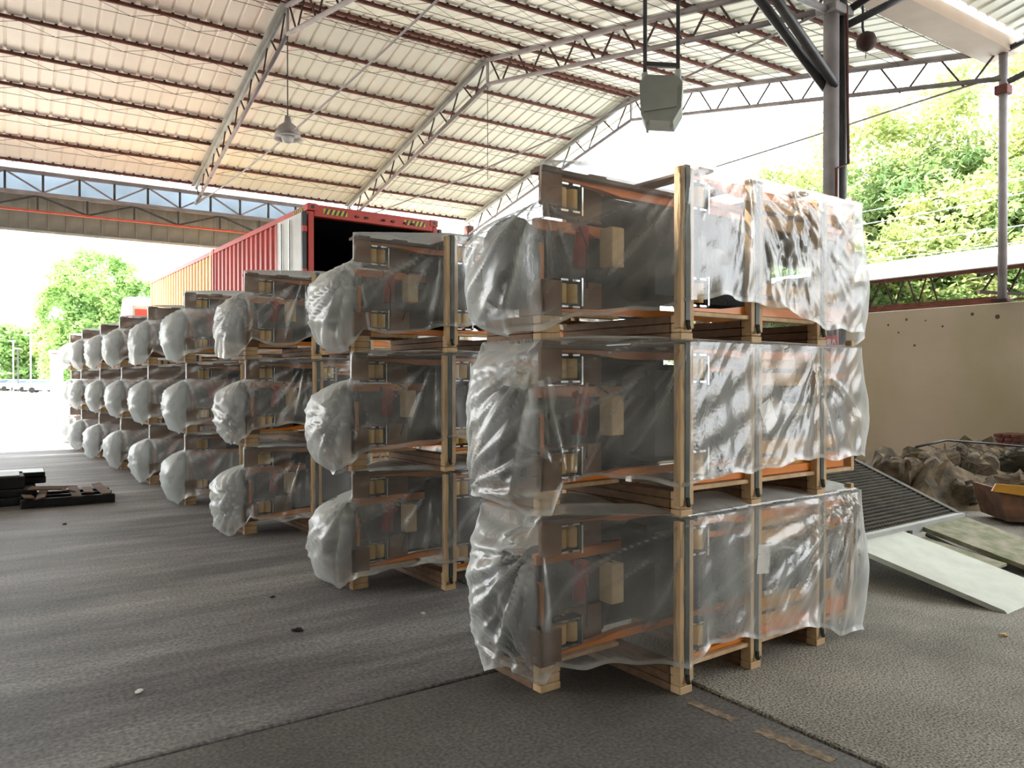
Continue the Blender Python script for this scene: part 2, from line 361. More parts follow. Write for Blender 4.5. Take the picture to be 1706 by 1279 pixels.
# ---- far eave wall: cladding band, blue strip, full height bay
XL, XT2, XT3 = -11.5, 9.3, 13.9
wl = struct('wall_far', None, label='grey vertical cladding band under the far eave'); wl.rotation_euler = (0, 0, AB)
bb = MB(); bb.box(0, 0.40, 0, 0.02, 0, 0.95); bb.box(0.38, 0.42, -0.02, 0.0, 0, 0.95); pm = bb.mesh('cladding_panel', M['clad'])
for i in range(int((XT2-XL)/0.42)): link('cladding_panel', pm, wl, (XL+i*0.42, YE+0.28, 5.45))
bb = MB(); bb.box(XL, XT2, YE+0.26, YE+0.29, 6.40, 7.02); part('blue_strip_panel', bb, M['bluesheet'], wl)
bb = MB(); bb.bar((XL, YE+0.25, 5.44), (XT2, YE+0.25, 5.44), 0.08, 0.06); part('lower_rail', bb, M['steel_light'], wl)
wf = struct('wall_far_end', None, label='white vertical cladding wall right of the container'); wf.rotation_euler = (0, 0, AB)
bb = MB(); bb.box(0, 0.44, 0, 0.03, 0, 6.55); bb.box(0.42, 0.46, -0.03, 0.0, 0, 6.55); pm = bb.mesh('cladding_panel', M['cladwhite'])
for i in range(10): link('cladding_panel', pm, wf, (XT2+i*0.46, YE+0.1, 0))
bb = MB(); bb.box(XT2, XT3, YE-0.08, YE+0.08, 6.35, 6.62, 0.01); part('cream_header', bb, M['cream'], wf)

bb = MB(); bb.box(-29, 14.3, -12.75, -12.65, 0, 7.2)
struct('wall_near_light_block', bb, M['clad'], rz=AB, label='unseen plain wall behind the camera, added to cut light on the crate fronts')  # out of view, added to block light falling on the crate fronts
bb = MB(); bb.box(-29.2, -29.05, -12.75, 12, 0, 7.2)
struct('wall_left_light_block', bb, M['clad'], rz=AB, label='unseen grey wall far to the left, added to cut light from that side')  # out of view, added to darken the left-facing crate sides
# ---- right boundary wall and the piece beyond it
wr = MB(); wr.box(13.9, 14.15, -4.0, 9.1, 0, 2.86, 0.01)
wro = struct('wall_right', wr, M['wallcream'], rz=AB, label='stained cream boundary wall beside the shed')
for k, (yy, zz, r) in enumerate([(8.1,2.6,.022),(7.9,2.45,.02),(7.75,2.68,.025),(7.4,2.64,.015),(7.1,2.52,.02),(7.6,2.2,.024),(6.6,2.7,.03),(6.2,2.63,.04),(5.6,2.66,.02),(4.7,2.7,.03),(4.9,1.9,.02),(4.3,2.55,.018)]):
    q = MB(); q.lathe([(r, 0), (r*.6, -.006)], (13.9, yy, zz), 8, 'x'); part('wall_pit', q, M['stain'], wro)
wp = MB(); wp.box(14.25, 14.5, 9.12, 13.0, 0, 2.7, 0.01)
struct('wall_right_far', wp, M['wallwhite'], rz=AB, label='paler far wall piece behind the nearest stack')

# ================================================================== ROOF STEEL
def zroof(y):
    if y >= YN: return ZR - SL*abs(y-YR)
    return ZN + SL*abs(YN-y)
def truss(x, idx, label, webs=True):
    t = thing('roof_truss', label, 'truss', (0, 0, 0), AB, 'gable trusses of the shed roof')
    off = 0.13; dep = 0.55
    for sg, (ya, yb) in (('far', (YR, YE)), ('near', (YR, YN))):
        a = MB(); a.tube([(x, ya, ZR-off), (x, yb, zroof(yb)-off)], 0.055, 8); part('top_chord', a, M['steel_light'] if sg == 'far' else M['steel'], t, smooth=True)
        if sg == 'far':
            a = MB(); a.bar((x-0.09, ya, ZR-off+.04), (x-0.09, yb, zroof(yb)-off+.04), 0.09, 0.02); part('flange', a, M['steel_light'], t)
        a = MB(); a.tube([(x, ya, ZR-off-dep), (x, yb, zroof(yb)-off-dep*0.82)], 0.045, 8); part('bottom_chord', a, M['steel'], t, smooth=True)
        n = 7 if sg == 'far' else 8; L = (yb-ya)/n
        for i in range(n):
            y0 = ya+L*i; ym = y0+L*0.52; y1 = y0+L*0.93
            for (p, q) in (((x, y0+L*.1, zroof(y0+L*.1)-off), (x, ym-L*.06, zroof(ym)-off-dep*.93)), ((x, ym+L*.06, zroof(ym)-off-dep*.93), (x, y1, zroof(y1)-off))):
                a = MB(); a.bar(p, q, 0.028); part('web_member', a, M['rustdark'], t)
    a = MB(); a.bar((x, YR, ZR-off), (x, YR, ZR-off-dep), 0.05); part('king_post', a, M['steel'], t)
    return t
places = ['at the far left of the roof', 'left of the hanging lamp', 'second left of the lamp', 'carrying the hanging bell lamp', 'in the middle of the roof, nearest the container', 'closing the open gable end']
for i, x in enumerate(TX):
    if i < 2: continue
    truss(x, i, 'grey pipe roof truss ' + places[i])
for i in (3, 4, 5):
    x = TX[i]; t = MB()
    sag = {3: 0.5, 4: 0.35, 5: 0.3}[i]
    pts = [(x, YE, ZE-0.60)] + [(x, YE+(YN-YE)*k/12, ZE-0.60-sag*4*(k/12)*(1-k/12)*0.5) for k in range(1, 12)] + [(x, YN, ZE-0.62)]
    t.tube(pts, 0.018, 6)
    o = part('tie_rod', t, M['steel'], None, rz=AB, smooth=True)
    tag(o, 'thin steel tie rod spanning under the truss ' + {3: 'with the bell lamp', 4: 'in the middle of the roof', 5: 'at the open gable'}[i], 'rod', 'tie rods between the eaves')
# short trusses of the adjoining bay
for i in (4, 5):
    x = TX[i]; t = thing('roof_truss', 'dark pipe truss rising over the adjoining bay ' + ('from the thick double column' if i == 4 else 'from the thin right column'), 'truss', (0, 0, 0), AB, 'gable trusses of the adjoining bay')
    for nm, o_ in (('top_chord', .13), ('bottom_chord', .66)):
        a = MB(); a.tube([(x, YN-0.1, zroof(YN)-o_), (x, -2.9, zroof(-2.9)-o_)], 0.05, 8); part(nm, a, M['steel_dark'], t, smooth=True)
    for k in range(8):
        y0 = YN-0.3-k*1.05
        a = MB(); a.bar((x, y0, zroof(y0)-.13), (x, y0-.5, zroof(y0-.5)-.66), 0.028); part('web_member', a, M['rustdark'], t)
        a = MB(); a.bar((x, y0-.55, zroof(y0-.5)-.66), (x, y0-1, zroof(y0-1)-.13), 0.028); part('web_member', a, M['rustdark'], t)

# purlins
def purlin(y, x0, x1, label, group, lattice=True):
    z = zroof(y) - 0.035
    t = thing('roof_purlin', label, 'purlin', (0, 0, 0), AB, group)
    a = MB(); a.bar((x0, y, z-0.02), (x1, y, z-0.02), 0.06, 0.06); part('top_bar', a, M['rust'], t)
    n = int((x1-x0)/0.24)
    a = MB()
    for k in range(n): a.box(x0+k*.2375, x0+k*.2375+.045, y-.03, y+.045, z-.005, z+.035)
    part('roof_clip', a, M['rustdark'], t, kind='stuff')
    if lattice:
        for i in range(len(TX)-1):
            xa, xb = TX[i]+.25, TX[i+1]-.25
            if xb < x0: continue
            a = MB(); a.tube([(xa, y, z-.22), (xb, y, z-.22)], 0.0055, 5); part('bottom_rod', a, M['rustdark'], t)
            m = 4; L = (xb-xa)/m; a = MB(); pts = []
            for k in range(m): pts += [(xa+k*L, y, z-.22), (xa+(k+.5)*L, y, z-.05)]
            pts.append((xb, y, z-.22))
            for p, q in zip(pts, pts[1:]): a.tube([p, q], 0.0045, 4, False)
            part('zigzag_rod', a, M['rustdark'], t)
    return t
W9 = ['just below the ridge', 'second below the ridge', 'third below the ridge', 'fourth below the ridge', 'fifth below the ridge', 'sixth below the ridge', 'seventh below the ridge', 'eighth below the ridge', 'ninth below the ridge', 'at the eave']
for k in range(8):
    purlin(YR+0.06+k*1.185, -9.3, 13.9, 'rusty lattice purlin on the far roof slope, ' + (W9[k] if k < 7 else 'at the far eave'), 'purlins of the far roof slope')
for k in range(8):
    purlin(YR-0.22-k*1.185, -4.6, 13.9, 'rusty lattice purlin on the near roof slope, ' + W9[k], 'purlins of the near roof slope')
for k in range(4):
    purlin(YN-1.2-k*1.2, 6, 13.9, 'rusty purlin of the adjoining bay, ' + ['nearest the gutter', 'second from the gutter', 'third from the gutter', 'fourth from the gutter'][k], 'purlins of the adjoining bay', True)

# eave girders on the far side
g1 = thing('eave_girder', 'upper grey lattice girder under the far eave, before the blue strip', 'girder', (0, 0, 0), AB)
for nm, z, mk in (('top_chord', 6.92, 'steel'), ('bottom_chord', 6.38, 'steel')):
    a = MB(); a.bar((XL, YE, z), (XT2, YE, z), 0.1, 0.09); part(nm, a, M[mk], g1)
k = 0; x = XL
while x < XT2-0.1:
    a = MB(); a.bar((x, YE, 6.38), (x, YE, 6.92), 0.055); part('web_post', a, M['steel_dark'], g1)
    if k % 2: a = MB(); a.bar((x, YE, 6.42), (x+.83, YE, 6.9), 0.04); part('web_diagonal', a, M['steel'], g1)
    else: a = MB(); a.bar((x, YE, 6.9), (x+.83, YE, 6.42), 0.04); part('web_diagonal', a, M['steel'], g1)
    x += 0.83; k += 1
g2 = thing('eave_girder', 'lower dark lattice girder with red bottom chord on the far side', 'girder', (0, 0, 0), AB)
for nm, z, mk in (('top_chord', 6.30, 'steel'), ('bottom_chord', 5.88, 'redchord')):
    a = MB(); a.bar((XL, YE-.25, z), (XT2, YE-.25, z), 0.07, 0.05); part(nm, a, M[mk], g2)
k = 0; x = XL
while x < XT2-0.1:
    a = MB(); a.bar((x, YE-.25, 5.88), (x, YE-.25, 6.30), 0.045); part('web_post', a, M['steel_dark'], g2)
    if k % 2: a = MB(); a.bar((x, YE-.25, 6.28), (x+1.12, YE-.25, 5.9), 0.045); part('web_diagonal', a, M['steel_dark'], g2)
    else: a = MB(); a.bar((x, YE-.25, 5.9), (x+1.12, YE-.25, 6.28), 0.045); part('web_diagonal', a, M['steel_dark'], g2)
    x += 1.12; k += 1
# columns on the far side
for x, lb in ((XT2-0.05, 'rusty yellow column head behind the container, under the middle truss'), (13.75, 'cream column with rusty bracket at the far gable corner')):
    t = thing('eave_column', lb, 'column', (*BW(x, YE-.05)[:2], 0), AB)
    a = MB(); a.box(-.09, .09, -.09, .09, 0, 6.9, 0.01); part('shaft', a, M['cream'], t)
    a = MB(); a.box(-.13, .13, -.13, .13, 6.45, 6.95, 0.01); part('head_bracket', a, M['ochre'] if x < 10 else M['rust'], t)
    a = MB(); a.box(-.2, .2, -.2, .2, 0, .03); part('foot_plate', a, M['steel'], t)

# near eave: gutter, girder, columns
t = thing('box_gutter', 'cream box gutter running between the two roofs', 'gutter', (0, 0, 0), AB)
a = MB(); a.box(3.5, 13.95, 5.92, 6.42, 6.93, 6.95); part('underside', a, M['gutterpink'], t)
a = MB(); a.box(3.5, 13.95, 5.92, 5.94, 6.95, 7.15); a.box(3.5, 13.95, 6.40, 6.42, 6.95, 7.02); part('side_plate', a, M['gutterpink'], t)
t = thing('eave_girder', 'dark lattice girder under the gutter left of the thick double column', 'girder', (0, 0, 0), AB)
for nm, z in (('top_chord', 6.86), ('bottom_chord', 6.38)):
    a = MB(); a.tube([(4.7, YN, z), (9.3, YN, z)], 0.045, 8); part(nm, a, M['steel'], t, smooth=True)
for k in range(6):
    a = MB(); a.bar((4.9+k*.74, YN, 6.38), (5.25+k*.74, YN, 6.86), .03); part('web_member', a, M['steel_dark'], t)
    a = MB(); a.bar((5.3+k*.74, YN, 6.86), (5.62+k*.74, YN, 6.38), .03); part('web_member', a, M['steel_dark'], t)
cx, cy, _ = BW(9.12, YN)
t = thing('shed_column', 'thick double pipe column behind the nearest stack, with paired knee brace', 'column', (cx, cy, 0), AB)
a = MB(); a.tube([(-0.07, 0, 0), (-0.07, 0, 6.93)], 0.10, 16); part('pipe', a, M['steel'], t, smooth=True)
a = MB(); a.tube([(0.10, -0.02, 0), (0.10, -0.02, 6.93)], 0.085, 16); part('pipe', a, M['steel_dark'], t, smooth=True)
for dy in (-.11, .11):
    a = MB(); a.tube([(-0.08, dy*.6, 5.4), (-2.4, dy, 6.85)], 0.06, 10); part('knee_brace', a, M['steel_dark'], t, smooth=True)
a = MB(); a.box(-.2, .2, -.15, .15, 6.33, 6.45, 0.01); part('collar', a, M['steel'], t)
a = MB(); a.box(-.3, .3, -.3, .3, 0, .02); part('foot_plate', a, M['steel_dark'], t)
a = MB(); a.tube([(0.05, -.14, 6.45), (0.1, -.14, 4.4), (-.15, -.13, 4.3), (-.15, -.12, 0.1)], 0.02, 6); part('cable_conduit', a, M['rust'], t, smooth=True)
a = MB(); a.tube([(0.1, 0, 6.2), (0.9, -0.8, 6.7)], 0.05, 8); part('outer_brace', a, M['steel_dark'], t, smooth=True)
cx, cy, _ = BW(13.75, YN)
t = thing('shed_column', 'thin pipe column standing on the cream wall at the right', 'column', (cx, cy, 2.86), AB)
a = MB(); a.tube([(0, 0, 0), (0, 0, 4.1)], 0.068, 14); part('pipe', a, M['steel'], t, smooth=True)
a = MB(); a.box(-.12, .12, -.12, .12, 0, .04); part('foot_plate', a, M['rustdark'], t)
a = MB(); a.box(-.1, .1, -.1, .1, 3.4, 3.55, 0.01); part('collar', a, M['rust'], t)

# ================================================================== HANGING THINGS
lx, ly, _ = BW(4.7, YR)
t = thing('pendant_lamp', 'bell shaped metal pendant lamp hanging from the ridge on a thin wire', 'lamp', (lx, ly, 6.30), AB)
a = MB(); a.tube([(0, 0, .42), (0, 0, 1.98)], 0.012, 6); part('wire', a, M['steel_dark'], t)
a = MB(); a.lathe([(.05, .42), (.07, .30), (.10, .27), (.17, .22), (.235, .10), (.25, .02), (.235, .02), (.16, .18), (.06, .24)], n=24); part('shade', a, M['steel'], t, smooth=True)
a = MB(); a.lathe([(.04, .12), (.09, .08), (.12, 0), (.10, -.08), (.03, -.11)], n=20); part('bulb', a, M['lampglass'], t, smooth=True)
a = MB(); a.lathe([(.245, .03), (.30, -.02), (.285, -.02), (.235, .02)], n=24); part('glass_skirt', a, M['lampglass'], t, smooth=True)
lx, ly, _ = BW(9.3, YR)
a = MB(); a.tube([(0, 0, 0), (0, 0, 2.15)], 0.008, 5); o = part('hanging_wire', a, M['steel_dark'], None, (lx, ly, ZR-.75-2.1)); tag(o, 'thin wire hanging from the middle truss ridge to its tie rod', 'wire')
# grey floodlight box on two dark hangers
bx, by = 1.22, 6.3
t = thing('floodlight', 'boxy grey floodlight hung on two dark steel hangers', 'floodlight', (bx, by, 3.68), math.radians(-14))
a = MB()
for sx in (-.13, .135):
    a = MB(); a.bar((sx, 0, .33), (sx, 0, 3.4), .045, .03); part('hanger', a, M['steel_dark'], t)
    a = MB(); a.box(sx-.025, sx+.025, -.05, .05, .27, .42, 0.008); part('bracket', a, M['steel_light'], t)
a = MB(); a.bar((-.13, 0, .50), (.135, 0, .46), .035); part('cross_bar', a, M['steel_dark'], t)
a = MB(); a.prism([(-.155, .05), (-.165, .30), (-.11, .36), (.13, .33), (.175, .28), (.165, .08), (.10, -.03), (-.13, .0)], -.14, .14); part('housing', a, M['greybox'], t)
a = MB(); a.prism([(-.13, .06), (-.14, .27), (.14, .25), (.13, .08)], -.155, -.14); part('lens_panel', a, M['greybox'], t, label='recessed grey lens panel')
for sx in (-.11, .08):
    a = MB(); a.box(sx-.01, sx+.01, -.02, .02, -.06, .0); part('screw_lug', a, M['steel_light'], t)
cx, cy, _ = BW(9.62, YN-.1)
t = thing('hanging_lamp', 'small dark round lamp on a hooked arm right of the thick column', 'lamp', (cx, cy, 6.0), AB)
a = MB(); a.tube([(-.05, 0, .62), (-.02, 0, .5), (-.03, 0, .28), (.0, 0, .2)], 0.018, 6); part('arm', a, M['steel_dark'], t, smooth=True)
a = MB(); a.lathe([(.03, .24), (.10, .20), (.13, .12), (.12, .04), (.06, .0), (.02, -.02)], (0.06, 0, 0), 16); part('head', a, M['rustdark'], t, smooth=True)
a = MB(); a.tube([(.06, 0, 0), (.04, 0, -.12)], 0.006, 5); part('pull_cord', a, M['steel_dark'], t)

# red sign (flat board with writing in strokes)
sx, sy, _ = BW(8.925, 6.05)
t = thing('warning_sign', 'small red warning sign with white characters on the thick double column', 'sign', (sx, sy, 2.02), AB); t.scale = (.41, .41, .5)
a = MB(); a.box(0, .025, -.42, .36, -.24, .26, .004); part('board', a, M['signred'], t)
def strokes(lst, y0, z0, s, w=.1):
    a = MB()
    for (p, q) in lst:
        a.bar((-.004, y0-p[0]*s, z0+p[1]*s), (-.004, y0-q[0]*s, z0+q[1]*s), .008, w*s, up=Vector((0, -(q[1]-p[1]), -(q[0]-p[0]))))
    return a
HUO = [((.5, 1), (.5, .55)), ((.5, .55), (.05, 0)), ((.5, .55), (.98, 0)), ((.2, .8), (.12, .5)), ((.85, .82), (.7, .55))]
YAN = [((.2, 1), (.2, .5)), ((.2, .5), (.0, 0)), ((.2, .5), (.35, .1)), ((.05, .8), (.1, .6)), ((.35, .85), (.3, .65)), ((.45, .95), (.98, .95)), ((.98, .95), (.98, .05)), ((.45, .95), (.45, .05)), ((.45, .08), (.98, .08)), ((.55, .65), (.9, .65)), ((.72, .85), (.72, .5)), ((.72, .5), (.55, .25)), ((.72, .5), (.9, .25))]
ZHI = [((.5, 1), (.5, .05)), ((.5, .55), (.9, .55)), ((.2, .6), (.2, .05)), ((.0, .05), (1, .05))]
JIN = [((0, .85), (.45, .85)), ((.22, 1), (.22, .5)), ((.22, .8), (.0, .55)), ((.55, .85), (1, .85)), ((.78, 1), (.78, .5)), ((.78, .8), (1, .55)), ((.2, .45), (.8, .45)), ((.05, .3), (.95, .3)), ((.5, .3), (.5, 0)), ((.3, .2), (.15, .05)), ((.7, .2), (.85, .05))]
for i, ch in enumerate((JIN, ZHI, YAN, HUO)):
    part('character', strokes(ch, .33-i*.185, .03, .145, .13), M['white'], t)
a = MB(); a.box(-.004, 0, -.36, .3, -.10, -.085); part('rule_line', a, M['white'], t)
for k in range(8):
    a = MB(); y_ = .30-k*.08; a.box(-.004, 0, y_-.05, y_, -.19, -.175); a.box(-.004, 0, y_-.03, y_-.018, -.205, -.145); part('small_character', a, M['white'], t)

# ================================================================== CRATES
CH = 0.896
def crate_meshes():
    m = {}
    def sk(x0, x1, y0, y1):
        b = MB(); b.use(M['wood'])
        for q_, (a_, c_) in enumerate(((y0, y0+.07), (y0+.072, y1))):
            if q_: b.use(M['woodshade'])
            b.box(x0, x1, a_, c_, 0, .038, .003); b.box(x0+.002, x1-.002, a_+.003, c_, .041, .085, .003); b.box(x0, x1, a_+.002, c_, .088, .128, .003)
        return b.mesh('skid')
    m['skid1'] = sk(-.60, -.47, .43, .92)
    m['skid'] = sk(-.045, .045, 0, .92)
    b = MB(); b.box(-.0175, .0175, 0, .045, .06, .875, .003); m['post'] = b.mesh('post', M['wood'])
    b = MB(); b.box(-.016, .016, -.006, .05, .10, .885); b.tube([(.0, -.008, .10), (-.004, -.012, .075), (.004, -.012, .055)], .012, 6); m['strap'] = b.mesh('strap', M['strap'])
    b = MB(); b.box(-.60, -.46, .43, .455, .13, .31, .003); b.box(-.60, -.575, .43, .62, .13, .31, .003); m['lowboard'] = b.mesh('corner_board', M['woodbrown'])
    b = MB(); b.box(-.60, -.46, .43, .455, .69, .875, .003); m['topboard'] = b.mesh('corner_board', M['woodbrown'])
    b = MB(); b.box(-.60, -.14, .425, .44, .13, .315, .003); m['widelow'] = b.mesh('side_board', M['woodbrown'])
    b = MB(); b.box(-.60, -.14, .425, .44, .685, .875, .003); m['widetop'] = b.mesh('side_board', M['woodbrown'])
    b = MB(); b.box(-.46, -.045, .44, .50, .130, .150, .002); m['rail1'] = b.mesh('base_rail', M['wood'])
    b = MB(); b.box(.045, 1.58, .012, .08, .128, .150, .002); m['rail2'] = b.mesh('base_rail', M['wood'])
    b = MB(); b.box(-.46, 1.58, .86, .92, .128, .150, .002); m['rail3'] = b.mesh('base_rail', M['wood'])
    b = MB(); b.box(-.06, .06, 0, .92, .877, .893, .002); m['slat'] = b.mesh('top_slat', M['wooddark'])
    b = MB(); b.box(-.06, .06, .44, .52, .877, .893, .002); m['slat2'] = b.mesh('top_slat', M['wooddark'])
    b = MB(); b.box(-.60, 1.58, -.05, .05, .855, .877, .002); m['toprail'] = b.mesh('top_rail', M['wooddark'])
    b = MB(); b.box(-.10, 1.58, -.05, .05, .855, .877, .002); m['toprail2'] = b.mesh('top_rail', M['wooddark'])
    b = MB(); b.box(-.46, -.05, .575, .595, .15, .34, .003); m['inlow'] = b.mesh('inner_board', M['woodbrown'])
    b = MB(); b.box(-.46, -.05, .575, .595, .67, .86, .003); m['intop'] = b.mesh('inner_board', M['woodbrown'])
    return m
CM = crate_meshes()
def crate(base, z, near, label, group, wide=False):
    r = thing('wooden_crate', label, 'crate', (base.x, base.y, z), AD, group)
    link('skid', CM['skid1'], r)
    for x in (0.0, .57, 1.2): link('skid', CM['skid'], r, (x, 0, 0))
    for x in (0.0, .57, 1.2):
        for dx in (-.034, .034):
            link('post', CM['post'], r, (x+dx, -.002, 0))
            if near: link('post', CM['post'], r, (x+dx, .878, .06))
        link('strap', CM['strap'], r, (x, 0, 0))
    link('post', CM['post'], r, (1.56, .01, 0.0)).location.z = .065
    link('corner_board', CM['lowboard'], r); link('corner_board', CM['topboard'], r)
    link('base_rail', CM['rail1'], r); link('base_rail', CM['rail2'], r); link('base_rail', CM['rail3'], r)
    for x in (0.15, .57, 1.0, 1.5): link('top_slat', CM['slat'], r, (x, 0, 0))
    for x in (-.52, -.2): link('top_slat', CM['slat2'], r, (x, 0, 0))
    link('top_rail', CM['toprail'], r, (0, .47, 0)); link('top_rail', CM['toprail2'], r, (0, .86, 0))
    if wide: link('side_board', CM['widelow'], r); link('side_board', CM['widetop'], r)
    link('inner_board', CM['inlow'], r); link('inner_board', CM['intop'], r)
    return r

# ---- pallet trucks lying on their side (machine with two forks, tandem rollers, drive head)
def flip(z, up): return (0.150 + .86) - z if up else z
def truck_meshes(up):
    F = lambda z: flip(z, up); m = {}
    def bz(b, x0, x1, y0, y1, z0, z1, bev=.004): a_, b_ = sorted((F(z0), F(z1))); b.box(x0, x1, y0, y1, a_, b_, bev)
    for nm, x0, y in (('a', .06, .06), ('b', -.44, .49)):
        b = MB(); bz(b, .60, 1.45, y, y+.03, .19, .255); bz(b, .60, 1.45, y, y+.03, .275, .35)
        m['fork'+nm] = b.mesh('fork', M['ochre'])
        b = MB()
        zz = lambda z: F(z)
        x_a, x_b = x0-.02, (1.5 if nm == 'a' else 1.3)
        pr = [(x_a, zz(.156)), (x_b, zz(.156)), (x_b, zz(.20)), (x0+.44, zz(.20)), (x0+.26, zz(.178)), (x_a, zz(.170))]
        b.prism(pr, y-.022, y+.03); m['rod'+nm] = b.mesh('push_rod', M['orange'])
        b = MB(); b.lathe([(.036, 0), (.038, .004), (.038, .10), (.036, .104)], (0, 0, 0), 18)
        b.smooth = True; m['roller'] = b.mesh('load_roller', M['rollercream'])
        b = MB(); bz(b, x0-.03, x0+.16, y-.02, y+.06, .178, .19); bz(b, x0-.03, x0+.16, y-.02, y+.06, .318, .33); bz(b, x0+.125, x0+.165, y-.02, y+.06, .185, .33, .002)
        m['bracket'+nm] = b.mesh('roller_bracket', M['black'])
        b = MB()
        for k in range(2):
            for z in (.184, .324): b.box(x0+.0+.08*k, x0+.05+.08*k, y-.026, y-.02, F(z)-.005, F(z)+.005)
        b.box(x0+.140, x0+.150, y-.03, y-.02, *sorted((F(.19), F(.34)))); m['pin'+nm] = b.mesh('axle_pin', M['chrome'])
        b = MB(); bz(b, .60, 1.4, y+.004, y+.026, .252, .278, .001); m['strip'+nm] = b.mesh('rubber_strip', M['black'])
    b = MB(); b.blob((1.52, .35, F(.33)), (.13, .2, .14), 3, 16, 10, .06, .6); b.smooth = True; m['drive'] = b.mesh('drive_unit', M['black'])
    b = MB(); b.tube([(1.56, .3, F(.35)), (1.66, .22, F(.30)), (1.70, .14, F(.22))], [.035, .03, .03], 10); b.smooth = True; m['arm'] = b.mesh('tiller_arm', M['steel_dark'])
    b = MB(); b.tube([(1.70, .14, F(.18)), (1.74, .12, F(.28)), (1.72, .14, F(.44)), (1.75, .12, F(.56)), (1.74, .09, F(.62))], [.04, .045, .03, .04, .045], 12); b.blob((1.70, .11, F(.26)), (.05, .06, .10), 5, 12, 8, .1); b.smooth = True
    m['handle'] = b.mesh('tiller_head', M['black'])
    return m
TM = {0: truck_meshes(False), 1: truck_meshes(True)}
def truck(base, z, up, label, group, full=True, tiller=True):
    r = thing('pallet_truck', label, 'pallet truck', (base.x, base.y, z), AD, group); T = TM[up]
    for nm, x0, y in (('a', .06, .06), ('b', -.44, .49)):
        f = link('fork', T['fork'+nm], r); link('push_rod', T['rod'+nm], r)
        link('roller_bracket', T['bracket'+nm], r); link('axle_pin', T['pin'+nm], r)
        if full: link('rubber_strip', T['strip'+nm], f)
        for k in range(2): link('load_roller', T['roller'], r, (x0+.025+.08*k, y+.02, flip(.202, up) - (.104 if up else 0)))
    link('drive_unit', T['drive'], r)
    if tiller: link('tiller_arm', T['arm'], r); link('tiller_head', T['handle'], r)
    return r
def drive_meshes():
    m = {}
    b = MB(); b.blob((-.60, .70, .42), (.105, .18, .24), 11, 18, 12, .04, .7); b.smooth = True; m['body'] = b.mesh('motor_housing', M['black'])
    b = MB(); b.lathe([(.02, -.03), (.10, -.03), (.11, -.015), (.11, .02), (.10, .035), (.02, .035)], (-.66, .58, .27), 20, 'y'); b.smooth = True; m['wheel'] = b.mesh('drive_wheel', M['blackbox'])
    b = MB(); b.tube([(-.60, .62, .50), (-.65, .68, .57), (-.655, .74, .58)], [.03, .025, .035], 10); b.smooth = True; m['arm'] = b.mesh('tiller_arm', M['steel_dark'])
    b = MB(); b.box(-.50, 1.2, .66, .70, .36, .42, .004); m['f1'] = b.mesh('fork', M['ochre'])
    b = MB(); b.box(-.50, 1.2, .60, .64, .60, .66, .004); m['f2'] = b.mesh('fork', M['orange'])
    b = MB(); b.box(-.44, .50, .62, .82, .17, .66, .03); b.box(-.10, .50, .60, .82, .66, .84, .02); b.box(.10, .54, .34, .60, .24, .78, .03); b.box(.60, 1.30, .40, .66, .22, .80, .03); m['bat'] = b.mesh('battery_case', M['blackbox'])
    b = MB(); b.tube([(-.28, .50, .40), (-.26, .50, .62)], [.045, .035], 12); b.tube([(-.33, .49, .62), (-.2, .49, .56)], .018, 8); b.smooth = True; m['ram'] = b.mesh('hydraulic_ram', M['redpart'])
    b = MB(); b.tube([(-.22, .42, .66), (-.12, .40, .60), (-.14, .40, .45), (-.2, .41, .26)], .006, 6); b.tube([(-.36, .43, .64), (-.30, .42, .50), (-.30, .42, .28)], .006, 6); b.smooth = True; m['hose'] = b.mesh('hose', M['black'])
    b = MB(); b.box(-.52, -.49, .54, .60, .30, .52, .004); b.box(-.56, -.50, .60, .64, .30, .44, .004); m['plate'] = b.mesh('mounting_plate', M['orange'])
    return m
DM = drive_meshes()
def drive_truck(base, z, label, group, full=True):
    r = thing('pallet_truck', label, 'pallet truck', (base.x, base.y, z), AD, group)
    link('motor_housing', DM['body'], r); link('drive_wheel', DM['wheel'], r); link('tiller_arm', DM['arm'], r)
    link('fork', DM['f1'], r); link('fork', DM['f2'], r); link('battery_case', DM['bat'], r)
    link('hydraulic_ram', DM['ram'], r); link('mounting_plate', DM['plate'], r)
    if full: link('hose', DM['hose'], r)
    return r
b = MB(); b.box(-.045, .045, -.05, .05, 0, .21, .004); b.box(-.004, .004, -.051, -.05, 0, .21); CARTON = b.mesh('carton', M['card'])
b = MB()
b.box(1.545, 1.575, .03, .06, .15, .86, .003); b.box(1.30, 1.575, .035, .06, .70, .73, .002); b.box(1.30, 1.575, .035, .06, .20, .24, .002); b.box(.1, 1.3, .10, .13, .74, .765, .002)
RACK = b.mesh('orange_frame', M['orange'])

